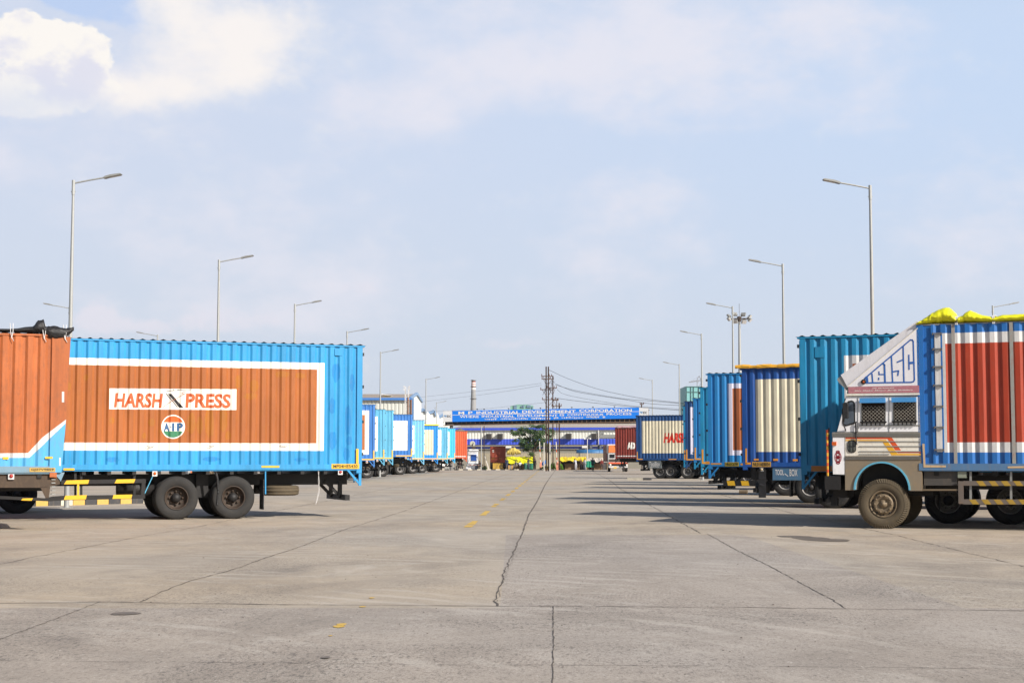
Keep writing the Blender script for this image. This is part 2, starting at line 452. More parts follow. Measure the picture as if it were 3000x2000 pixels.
class Truck:
    def __init__(s, label, u, Z, phi, side, vroof, vsill, L, name='container_truck', W_=2.44, cat='truck', group=None, pitch=0.0):
        s.side, s.L, s.W = side, L, W_
        s.vis = -1 if side > 0 else 1
        a = math.radians(-phi) if side > 0 else math.radians(180 + phi)
        s.ex = Vector((math.cos(a), math.sin(a), 0)); s.ey = Vector((-math.sin(a), math.cos(a), 0))
        c = P(u, V0, Z); c.z = 0
        s.T = P(u, vroof, Z).z; s.S = P(u, vsill, Z).z
        s.o = c - s.ey * s.vis * W_ / 2
        s.root = thing(name, label, cat, s.o, a, group)

    def xz(s, u, v, dy=0.0):
        """photo pixel -> (x, z) on the visible side plane"""
        d = P(u, v, 1.0) - Vector((0, 0, H0)); n = s.ey * s.vis; q = s.o + n * (s.W / 2 + dy)
        t = (q - Vector((0, 0, H0))).dot(n) / d.dot(n)
        p = Vector((0, 0, H0)) + d * t - s.o
        return p.dot(s.ex), p.z

    def yf(s, x, off, flat=False):
        return s.vis * (s.W / 2 - (0 if flat else prof(x)) + off)

    def sheets(s, x0, x1, z0, z1, xb, zf, mf, mats, name='cargo_box', skip=()):
        """corrugated sides: xb extra x breaks, zf(x) -> inner z breaks, mf(x, k) -> material"""
        b = MB()
        xs = sorted(set([x0, x1] + breaks(x0, x1) + [x for x in xb if x0 < x < x1]))
        for sg in (1, -1):
            rows = [[z0] + list(zf(x)) + [z1] for x in xs]
            vs = [(x, sg * (s.W / 2 - prof(x)), z) for x, r in zip(xs, rows) for z in r]
            n = len(rows[0])
            for i in range(len(xs) - 1):
                xm = (xs[i] + xs[i + 1]) / 2
                for k in range(n - 1):
                    m = mf(xm, k)
                    b.add([vs[i * n + k], vs[(i + 1) * n + k], vs[(i + 1) * n + k + 1], vs[i * n + k + 1]], [(0, 1, 2, 3)], m)
        return b, mats

    def decal(s, par, name, items, mats):
        """items: (verts[(x,z)], faces, mat, off): flat paint laid onto the corrugated side"""
        bm = bmesh.new()
        for vs, fs, m, off in items:
            b2 = bmesh.new(); vv = [b2.verts.new((x, 0, z)) for x, z in vs]
            for f in fs:
                try:
                    b2.faces.new([vv[i] for i in f])
                except ValueError:
                    pass
            x0, x1 = min(x for x, z in vs), max(x for x, z in vs)
            for xb in breaks(x0, x1):
                bmesh.ops.bisect_plane(b2, geom=b2.verts[:] + b2.edges[:] + b2.faces[:], plane_co=(xb, 0, 0), plane_no=(1, 0, 0), dist=1e-5)
            for v in b2.verts:
                v.co.y = s.yf(v.co.x, off)
            for f in b2.faces:
                f.material_index = m
            me = bpy.data.meshes.new('x'); b2.to_mesh(me); b2.free(); bm.from_mesh(me); bpy.data.meshes.remove(me)
        me = bpy.data.meshes.new(name); bm.to_mesh(me); bm.free()
        for x in mats:
            me.materials.append(x)
        return link(name, me, par)

    def poly(s, pts):
        q = [s.xz(u, v) for u, v in pts]
        return q, [tuple(range(len(q)))]

    def text(s, str_, u0, v0, u1, v1, bold=0.02, shear=0.0, space=1.0):
        vs, fs = text2d(str_, bold, shear, space)
        xa, za = s.xz(u0, v1); xb, zb = s.xz(u1, v0)
        return [(xa + (xb - xa) * a, za + (zb - za) * c) for a, c in vs], fs


def rect_scheme(T, x0, x1, frame, t, base=0, fr=1, inner=2):
    """frame = (xa, xb, za, zb) ; t = border width (0 = filled panel without border)"""
    xa, xb, za, zb = frame
    if t > 0:
        zs = [za, za + t, zb - t, zb]; xbk = [xa, xa + t, xb - t, xb]
    else:
        zs = [za, zb]; xbk = [xa, xb]

    def mf(x, k):
        if not (xa < x < xb):
            return base
        if t <= 0:
            return fr if k == 1 else base
        if k in (0, 4):
            return base
        if k in (1, 3) or x < xa + t or x > xb - t:
            return fr
        return inner
    return xbk, (lambda x: zs), mf


CABM = None


def generic_cab():
    """plain truck cab seen from far or behind: body, roof visor, windscreen, side window, bumper; faces +x, back wall at x=0"""
    b = MB()
    side = [(0, .75), (.15, .75), (.35, 1.05), (1.25, 1.05), (1.45, .55), (1.95, .55), (1.98, 1.3), (1.75, 2.35), (1.6, 2.75), (0, 2.85)]
    b.prism(side, -1.15, 1.15, 0)
    for sg in (-1, 1):
        b.prism([(.95, 1.55), (1.72, 1.55), (1.55, 2.25), (.95, 2.25)], sg * 1.15, sg * 1.165, 1)
    wf = [(1.955, 1.45), (1.985, 1.45), (1.785, 2.35), (1.755, 2.35)]
    b.prism(wf, -1.0, 1.0, 1)
    b.box(1.95, 2.1, -1.2, 1.2, .5, .8, 2)
    b.prism([(1.75, 2.4), (2.1, 2.35), (1.3, 3.0), (0, 3.0), (0, 2.86), (1.6, 2.76)], -1.18, 1.18, 2)
    return b


def chassis(T, x0, x1, rear=True, bumper=True):
    b = MB(); L = x1
    zt = T.S - .02
    for sg in (-1, 1):
        b.box(x0 + .2, L, sg * .43 - .04, sg * .43 + .04, zt - .38, zt - .1)
    x = x0 + .3
    while x < L:
        b.box(x, x + .09, -T.W / 2 + .04, T.W / 2 - .04, zt - .1, zt)
        x += .6
    b.box(x0 + .3, L, -.38, .38, zt - .34, zt - .2)
    return b.build('chassis', BLACKP, T.root)


def finish(T, x0, x1, base, ax, rim=RD, dualx=True, cab=True, detail=True, roofm=None, steer=(), rail=None):
    """everything under and around the box; ax = axle x positions, steer = single-tyre axles"""
    R = T.root; W2 = T.W / 2; S, Z1 = T.S, T.T
    # roof with cross ribs, eave rail, front and rear walls
    b = MB(); n = int((x1 - x0) / PITCH * 6)
    xs = [x0 - .10 + (x1 - x0 + .12) * i / n for i in range(n + 1)]
    zr = [Z1 - .03 + .035 * max(0.0, math.sin(2 * PI * x / PITCH / 1.0)) for x in xs]
    for i in range(n):
        a, c = xs[i], xs[i + 1]
        b.add([(a, -W2 - .015, zr[i]), (c, -W2 - .015, zr[i + 1]), (c, W2 + .015, zr[i + 1]), (a, W2 + .015, zr[i])], [(0, 1, 2, 3)], 0)
    b.box(x0 - .06, x1, -W2 - .014, W2 + .014, Z1 - .075, Z1 - .035, 1)
    b.build('roof', [roofm or DSTEEL, base], R)
    for nm, xa, xb, xc, xd in (('rear_frame', x0 - .004, x0 + .06, x0, x0 + .14), ('front_wall', x1 - .06, x1, x1 - .1, x1 - .002)):
        b = MB()
        b.box(xa, xb, -W2 + .05, W2 - .05, S - .12, Z1 - .08)
        for sg in (-1, 1):
            b.box(xc, xd, sg * (W2 - .05) - .058, sg * (W2 - .05) + .058, S - .1, Z1 - .08)
        b.build(nm, base, R)
    b = MB()
    for sg in (-1, 1):
        b.box(x0, x1, sg * (W2 - .02) - .03, sg * (W2 - .02) + .03, S, S + .13)
    b.box(x0 + .01, x1 - .01, -W2 + .012, W2 - .012, S - .03, S - .002)
    b.build('sill_rail', rail or base, R)
    chassis(T, x0, x1)
    if detail:
        for zz in (.12, .38, .66, .92):
            b = MB(); z = S + (Z1 - S) * zz
            b.box(x0 - .045, x0 - .002, T.vis * W2 - .09, T.vis * W2 - .0, z - .04, z + .04)
            b.build('door_hinge', BLACK, R)
    d = MB()                                                    # rear doors with ribs and lock rods
    for sg in (-1, 1):
        y0, y1 = sorted((sg * .02, sg * (W2 - .12)))
        d.box(x0 - .035, x0 - .006, y0, y1, S + .05, Z1 - .12)
        for k in range(5):
            z = S + .2 + k * (Z1 - S - .5) / 4
            d.box(x0 - .055, x0 - .03, y0 + .08, y1 - .08, z, z + .1)
        for y in (y0 + (y1 - y0) * .3, y0 + (y1 - y0) * .7):
            d.tube([(x0 - .075, y, S + .06), (x0 - .075, y, Z1 - .14)], .017, 6)
    d.build('rear_door', base, R)
    for x in ax:
        for sg in (-1, 1):
            wheel(R, x, sg * (W2 - .17), sg, rim, TY, True)
        b = MB(); b.lathe([(-W2 + .2, .07), (W2 - .2, .07)], (x, 0, TR), n=10); b.lathe([(-.22, .05), (-.12, .2), (.12, .2), (.22, .05)], (x, 0, TR), n=12)
        b.build('axle', BLACKP, R)
    for x in steer:
        for sg in (-1, 1):
            wheel(R, x, sg * (W2 - .17), sg, RK, TYL, False)
    if ax:                                                      # leaf springs / brake gear between the wheels
        b = MB()
        for sg in (-1, 1):
            b.box(min(ax) - .6, max(ax) + .6, sg * .6 - .05, sg * .6 + .05, TR + .08, TR + .2)
            b.box((min(ax) + max(ax)) / 2 - .15, (min(ax) + max(ax)) / 2 + .15, sg * .6 - .07, sg * .6 + .07, TR, S - .1)
        b.lathe([(x0 + 2.0, .14), (x0 + 2.55, .14)], (0, 0, S - .5), axis='x', n=14)
        b.build('suspension', BLACKP, R)
    if cab:
        o = link('cab', CABM, R, (x1 + .12, 0, 0))
        for sg in (-1, 1):
            wheel(R, x1 + .95, sg * (W2 - .2), sg, RF, TY, False)


def spare(T, x, y, z, r=.5):
    b = MB(); b.lathe([(-.12, r * .55), (-.13, r * .8), (-.11, r * .95), (-.06, r), (-.05, r - .015), (-.035, r - .015), (-.03, r), (.03, r), (.035, r - .015), (.05, r - .015),
                       (.06, r), (.11, r * .95), (.13, r * .8), (.12, r * .55), (.05, r * .5), (-.05, r * .5), (-.12, r * .55)], (x, y, z), axis='z', n=36)
    o = b.build('spare_wheel', DUSTY_RUBBER, T.root)
    b = MB(); b.bar((x - .32, y - .1, z + .12), (x + .32, y - .1, z + .12), .04)
    for dy in (-.3, .3):
        b.bar((x + dy, y - .1, z + .1), (x + dy, y - .1, T.S - .1), .04)
    b.build('spare_wheel_carrier', BLACKP, T.root)


def lamp_small(T, x, z, m, name='marker_lamp'):
    b = MB(); y = T.vis * (T.W / 2 - .05)
    b.box(x - .06, x + .06, y - .03, y + .03, z - .07, z + .07, 1)
    b.lathe([(T.vis * .03, .04), (T.vis * .05, .035), (T.vis * .055, 0)], (x, y, z), n=12, m=0)
    b.build(name, [m, WHITE2], T.root)


def bracket(T, m, x=0.0, d=.42):
    """triangular step bracket hanging below the rear corner"""
    for sg in (-1, 1):
        b = MB(); y = sg * (T.W / 2 - .03)
        b.bar((x + .04, y, T.S), (x + .04, y, T.S - d), .05, .07)
        b.bar((x + .38, y, T.S), (x + .04, y, T.S - d + .03), .04, .05)
        b.bar((x + .17, y - sg * .1, T.S - .03), (x + .17, y - sg * .1, T.S - d + .08), .03, .03)
        for k in (1, 2):
            b.bar((x + .05, y - sg * .05, T.S - k * .12), (x + .17, y - sg * .1, T.S - k * .12), .02, .02)
        b.build('corner_bracket', m, T.root)


def mudflap(T, x, m=BLACK, z0=.22, w=.5):
    for sg in (-1, 1):
        b = MB(); y = sg * (T.W / 2 - .28)
        b.box(x, x + .02, y - w / 2, y + w / 2, z0, T.S - .25)
        b.build('mud_flap', m, T.root)


def underrun(T, x=.25):
    b = MB()
    for sg in (-1, 1):
        b.box(x + .1, x + .2, sg * .5 - .05, sg * .5 + .05, T.S - .75, T.S - .3)
        b.bar((x + .15, sg * .5, T.S - .7), (x + .55, sg * .5, T.S - .3), .05, .08)
    b.box(x + .02, x + .14, -1.05, 1.05, T.S - .8, T.S - .66)
    b.build('underrun_bar', BLACKP, T.root)


def plate(T, u0, v0, u1, v1, s, m=None, tm=None, bold=.02):
    q, f = T.poly([(u0, v0), (u1, v0), (u1, v1), (u0, v1)])
    b = MB(); y = T.vis * (T.W / 2 + .012)
    b.prism(q, y, y + T.vis * .006)
    o = b.build('number_plate', m or YELLOW, T.root)
    if s:
        du, dv = (u1 - u0) * .06, (v1 - v0) * .16
        vs, fs = T.text(s, u0 + du, v0 + dv, u1 - du, v1 - dv, bold)
        b = MB(); yy = y + T.vis * .009
        b.add([(x, yy, z) for x, z in vs], fs)
        b.build('plate_lettering', tm or BLACKL, o)
    return o


def refl(T, polys, m=None, name='reflective_tape'):
    y = T.vis * (T.W / 2 + .012)
    for pts in polys:
        b = MB(); q, f = T.poly(pts); b.prism(q, y, y + T.vis * .003); b.build(name, m or YELLOW, T.root)


def R4(u0, v0, u1, v1):
    return [(u0, v0), (u1, v0), (u1, v1), (u0, v1)]


def lumpy(name, mats, parent, rings, seed=0, n=14, jit=.06):
    """cloth bundle: rings = (centre, radius_a, radius_b, axis a, axis b) lofted with creases"""
    rnd = random.Random(seed); b = MB(); vs = []
    fine = []
    for a0, a1 in zip(rings, rings[1:]):
        for s_ in (0, .33, .66):
            w_ = s_ * s_ * (3 - 2 * s_); kk = 1 + (rnd.uniform(-.06, .06) if s_ else 0)
            fine.append((Vector(a0[0]).lerp(Vector(a1[0]), s_) * 1.0 + Vector((0, 0, Vector(a0[0]).z + (Vector(a1[0]).z - Vector(a0[0]).z) * w_ - Vector(a0[0]).lerp(Vector(a1[0]), s_).z)), a0[1] + (a1[1] - a0[1]) * w_, (a0[2] + (a1[2] - a0[2]) * w_) * kk, a0[3], a0[4]))
    rings = fine + [rings[-1]]
    for (c, ra, rb, ea, eb) in rings:
        for j in range(n):
            t = 2 * PI * j / n; k = 1 + rnd.uniform(-jit, jit)
            vs.append(Vector(c) + Vector(ea) * math.cos(t) * ra * k + Vector(eb) * math.sin(t) * rb * k)
    k = len(rings)
    b.add(vs, [(i * n + j, i * n + (j + 1) % n, (i + 1) * n + (j + 1) % n, (i + 1) * n + j) for i in range(k - 1) for j in range(n)], 0, True)
    b.add(vs, [tuple(range(n)), tuple(range((k - 1) * n, k * n))], 0)
    return b.build(name, mats, parent)


_b = generic_cab()
CABM = bpy.data.meshes.new('cab'); CABM.from_pydata(_b.v, [], _b.f); CABM.polygons.foreach_set('material_index', _b.m)
for _x in (ORANGE, GLASS, GREYM):
    CABM.materials.append(_x)
GL, GR = 'container trucks parked along the left side', 'container trucks parked along the right side'


# ================================================================== ground
def ground():
    m = bpy.data.materials.new('worn_concrete'); m.use_nodes = True; t = m.node_tree; b = t.nodes['Principled BSDF']
    L = t.links.new
    tc = t.nodes.new('ShaderNodeTexCoord')

    def noise(scale, det, rough, sx=1, sy=1, dist=0.0):
        mp = t.nodes.new('ShaderNodeMapping'); mp.inputs['Scale'].default_value = (sx, sy, 1); L(tc.outputs['Object'], mp.inputs[0])
        n = t.nodes.new('ShaderNodeTexNoise'); n.inputs['Scale'].default_value = scale; n.inputs['Detail'].default_value = det
        n.inputs['Roughness'].default_value = rough; n.inputs['Distortion'].default_value = dist; L(mp.outputs[0], n.inputs[0]); return n.outputs[0]

    def rng(v, a, c, lo=0.0, hi=1.0):
        r = t.nodes.new('ShaderNodeMapRange'); L(v, r.inputs[0]); r.inputs[1].default_value = a; r.inputs[2].default_value = c; r.inputs[3].default_value = lo; r.inputs[4].default_value = hi
        return r.outputs[0]

    def mx(f, a, c, mode='MIX'):
        x = t.nodes.new('ShaderNodeMix'); x.data_type = 'RGBA'; x.blend_type = mode
        for i, v in ((0, f), (6, a), (7, c)):
            if isinstance(v, tuple) or isinstance(v, float):
                x.inputs[i].default_value = v
            else:
                L(v, x.inputs[i])
        return x.outputs[2]
    sx = t.nodes.new('ShaderNodeSeparateXYZ'); L(tc.outputs['Object'], sx.inputs[0])

    def mt(op, a, c2):
        n = t.nodes.new('ShaderNodeMath'); n.operation = op
        for q, v in ((0, a), (1, c2)):
            if isinstance(v, (int, float)):
                n.inputs[q].default_value = v
            else:
                L(v, n.inputs[q])
        return n.outputs[0]
    # two pours: the near slab and the strip right of the middle joint are rougher and greyer
    slab = mt('MAXIMUM', mt('LESS_THAN', sx.outputs[1], 15.95), mt('MULTIPLY', mt('MULTIPLY', mt('GREATER_THAN', sx.outputs[0], -.12), mt('LESS_THAN', sx.outputs[0], 4.6)), mt('LESS_THAN', sx.outputs[1], 31.0)))
    c = mx(rng(noise(.06, 5, .55), .4, .6), lin(188, 172, 150, .88), lin(182, 173, 160, .88))
    c = mx(mt('MULTIPLY', slab, .5), c, lin(174, 166, 160, .88))
    c = mx(rng(noise(.55, 9, .72, .8, .5, 1.2), .44, .68, 0, .6), c, lin(148, 138, 127, .82))
    c = mx(rng(noise(.9, 9, .76, .7, .5, 1.0), .54, .74, 0, .6), c, lin(208, 200, 188, .9))
    c = mx(rng(noise(.22, 7, .7, 1.0, .7, 1.5), .52, .7, 0, .35), c, lin(118, 112, 106, .8))
    patch = mt('ADD', rng(noise(.3, 6, .65, .8, .6, .8), .46, .6, .15, .7), mt('MULTIPLY', slab, .35))
    c = mx(mt('MULTIPLY', rng(noise(15, 6, .9, 1.2, .45), .52, .6, 0, .8), patch), c, lin(88, 82, 78, .75))
    c = mx(mt('MULTIPLY', rng(noise(42, 3, .8, 1, .5), .5, .62, 0, .6), patch), c, lin(92, 86, 82, .75))
    c = mx(rng(noise(7, 6, .9, 1.2, .5), .62, .68, 0, .5), c, lin(98, 91, 86, .75))
    c = mx(rng(noise(19, 4, .85, 1, .45), .6, .68, 0, .6), c, lin(228, 219, 208, .9))
    # arcs of tyre marks swept across the slab
    wv = t.nodes.new('ShaderNodeTexWave'); wv.wave_type = 'RINGS'; wv.rings_direction = 'Z'; mpw = t.nodes.new('ShaderNodeMapping'); mpw.inputs['Location'].default_value = (9, -7, 0)
    L(tc.outputs['Object'], mpw.inputs[0]); L(mpw.outputs[0], wv.inputs[0]); wv.inputs['Scale'].default_value = .55; wv.inputs['Distortion'].default_value = 5; wv.inputs['Detail'].default_value = 5; wv.inputs['Detail Scale'].default_value = 1.2
    ma = t.nodes.new('ShaderNodeMath'); ma.operation = 'MULTIPLY'; L(rng(wv.outputs[1], .6, .95, 0, .28), ma.inputs[0]); L(rng(noise(.4, 5, .6), .48, .62), ma.inputs[1])
    c = mx(ma.outputs[0], c, lin(214, 206, 194, .9))
    L(c, b.inputs['Base Color']); b.inputs['Roughness'].default_value = .82; b.inputs['Specular IOR Level'].default_value = .3
    bp = t.nodes.new('ShaderNodeBump'); bp.inputs['Strength'].default_value = .5; bp.inputs['Distance'].default_value = .012
    L(noise(45, 5, .75), bp.inputs['Height'])
    w = t.nodes.new('ShaderNodeTexWave'); w.inputs['Scale'].default_value = 7.0; w.inputs['Distortion'].default_value = 6.0; w.inputs['Detail'].default_value = 2; w.inputs['Detail Scale'].default_value = .15
    mp = t.nodes.new('ShaderNodeMapping'); mp.inputs['Rotation'].default_value = (0, 0, .12); L(tc.outputs['Object'], mp.inputs[0]); L(mp.outputs[0], w.inputs[0])
    ml = t.nodes.new('ShaderNodeMath'); ml.operation = 'MULTIPLY'; L(w.outputs[1], ml.inputs[0]); L(rng(noise(.8, 5, .7, .6), .56, .66), ml.inputs[1])
    b2 = t.nodes.new('ShaderNodeBump'); b2.inputs['Strength'].default_value = .22; b2.inputs['Distance'].default_value = .01
    L(ml.outputs[0], b2.inputs['Height']); L(bp.outputs[0], b2.inputs['Normal']); L(b2.outputs[0], b.inputs['Normal'])
    g = MB(); g.add([(-2500, -60, 0), (2500, -60, 0), (2500, 1600, 0), (-2500, 1600, 0)], [(0, 1, 2, 3)])
    struct(g.build('ground', m))
    # joints and cracks: thin ragged dark strips lying 4 mm above the slab
    JM = mat('joint_filler', (98, 91, 84), .9, .6, k=.72)
    rnd = random.Random(3)

    def crack(pts, w, step=.35, jit=.03, world=False):
        q = [Vector(p) for p in pts] if world else [G(*p) for p in pts]
        line = []
        for i in range(len(q) - 1):
            n = max(1, int((q[i + 1] - q[i]).length / step))
            for k in range(n):
                line.append(q[i].lerp(q[i + 1], k / n) + Vector((rnd.gauss(0, jit), rnd.gauss(0, jit), 0)) * .55)
        line.append(q[-1])
        vs, fs = [], []
        for i, p in enumerate(line):
            d = (line[min(i + 1, len(line) - 1)] - line[max(i - 1, 0)]); d.z = 0; d.normalize(); nn = Vector((-d.y, d.x, 0))
            ww = w * min(1.4, .32 + p.y / 48) * rnd.uniform(.2, 1.3) / 2 * .85
            vs += [p + nn * ww + Vector((0, 0, .004)), p - nn * ww + Vector((0, 0, .004))]
        J.add(vs, [(2 * i, 2 * i + 1, 2 * i + 3, 2 * i + 2) for i in range(len(line) - 1)])
    J = MB()
    crack([(1619, 2060), (1620, 2000), (1621, 1900), (1621, 1775)], .022, .1, .006)
    crack([(1450, 1775), (1456, 1740), (1470, 1700), (1490, 1645), (1513, 1600), (1528, 1566), (1550, 1506), (1573, 1470), (1596, 1421), (1610, 1400), (1626, 1378)], .035, .25, .02)
    crack([(1454, 1765), (1478, 1690), (1500, 1640), (1515, 1600)], .008, .1, .03)
    crack([(-60, 1767), (160, 1765), (290, 1762), (410, 1764), (800, 1770), (1450, 1775), (1621, 1775), (2200, 1779), (2470, 1783), (2800, 1786), (3100, 1790)], .05, .12, .012)
    crack([(150, 1766), (290, 1765), (405, 1768), (700, 1770)], .016, .1, .015)
    crack([(-60, 1934), (300, 1938), (800, 1941), (1350, 1947), (1700, 1948), (2300, 1952), (3100, 1960)], .022, .12, .008)
    crack([(2480, 1784), (2440, 1757), (2350, 1710), (2270, 1665), (2160, 1612), (2072, 1563)], .024, .15, .012)
    crack([(2055, 1562), (1982, 1523), (1933, 1495), (1879, 1466), (1818, 1432), (1784, 1404), (1761, 1393), (1740, 1382)], .03, .3, .03)
    crack([(3100, 1676), (3000, 1659), (2757, 1600), (2629, 1568), (2517, 1545), (2327, 1504), (2228, 1478), (2136, 1455), (2052, 1434), (2005, 1418), (1940, 1400)], .025, .25, .02)
    crack([(-40, 1895), (0, 1872), (150, 1817), (293, 1762)], .02, .1, .01)
    crack([(405, 1763), (540, 1706), (680, 1669), (762, 1639), (883, 1600), (1000, 1554), (1176, 1499), (1298, 1455), (1402, 1416), (1459, 1397), (1500, 1384)], .03, .25, .02)
    crack([(-60, 1668), (0, 1653), (70, 1637), (262, 1600), (421, 1569), (561, 1546), (725, 1513), (889, 1480), (1000, 1459), (1092, 1439), (1184, 1420), (1290, 1402)], .025, .3, .02)
    for v in (1548, 1455):
        crack([(-100, v), (1500, v + 1), (3100, v + 4)], .03, .5, .02)
    struct(J.build('ground_joint', JM))
    # yellow dashes
    Y = MB(); rn = random.Random(5)
    for k in range(22):
        a = 34.4 + 7.1 * k; c2 = a + 3.4
        if a > 185:
            break
        n = 10; xs = lambda z: -.98 + (z - 34.4) * .0275
        for i in range(n):
            if rn.random() < .05 + .008 * k:
                continue
            z0, z1 = a + (c2 - a) * i / n, a + (c2 - a) * (i + 1) / n; w = .085 * rn.uniform(.75, 1.1)
            Y.add([(xs(z0) - w, z0, .005), (xs(z0) + w, z0, .005), (xs(z1) + w, z1, .005), (xs(z1) - w, z1, .005)], [(0, 1, 2, 3)])
    for (u, v, r) in ((992, 1835, .05), (1001, 1829, .045), (968, 1862, .018), (1063, 1777, .03), (1090, 1751, .03)):
        p = G(u, v); k = 9
        Y.add([(p.x + math.cos(2 * PI * i / k) * r * 1.3 * rn.uniform(.6, 1.1), p.y + math.sin(2 * PI * i / k) * r * 2.4 * rn.uniform(.6, 1.1), .005) for i in range(k)], [tuple(range(k))])
    struct(Y.build('road_marking', mat('worn_yellow_marking', (214, 176, 78), .8, .7, dcol=(176, 160, 134), sc_=(3, 3, 1))))
    # stains
    S = MB()

    def stain(u, v, ru, rv, k=22, seed=0):
        r2 = random.Random(seed); p = G(u, v); a = abs(G(u + ru, v).x - p.x); c3 = abs(G(u, v - rv).y - p.y); ph = r2.random() * 6
        S.add([(p.x + math.cos(2 * PI * i / k) * a * (1 + .16 * math.sin(3 * 2 * PI * i / k + ph) + r2.uniform(-.06, .06)), p.y + math.sin(2 * PI * i / k) * c3 * (1 + r2.uniform(-.12, .12)), .0045 + seed * .0004) for i in range(k)],
              [tuple(range(k))])
    stain(2375, 1577, 50, 6, seed=1); stain(2430, 1582, 62, 4, seed=2); stain(2322, 1571, 48, 2.4, seed=3); stain(366, 1797, 44, 4, seed=4); stain(954, 1926, 14, 3, seed=5)
    struct(S.build('oil_stain', mat('oil_stained_concrete', (122, 110, 96), .55, .7, dcol=(168, 156, 140), sc_=(1.5, .8, 2), k=.66)))
    # loose grit: countless small stones
    rr = random.Random(11); Q = MB()
    for i in range(170):
        p = G(rr.uniform(-20, 3020), rr.uniform(1560, 1995)); r = rr.uniform(.003, .009) * (.8 + p.y / 40)
        k = rr.random() * 3
        vs = [(p.x + r * math.cos(k + j * 1.571) * rr.uniform(.7, 1.4), p.y + r * math.sin(k + j * 1.571) * rr.uniform(.7, 1.4), .004) for j in range(4)] + [(p.x, p.y, .004 + r * rr.uniform(.4, .9))]
        Q.add(vs, [(0, 1, 4), (1, 2, 4), (2, 3, 4), (3, 0, 4), (3, 2, 1, 0)])
    o = struct(Q.build('grit', mat('dark_grit', (84, 74, 66), .9, .2)), 'stuff')


ground()


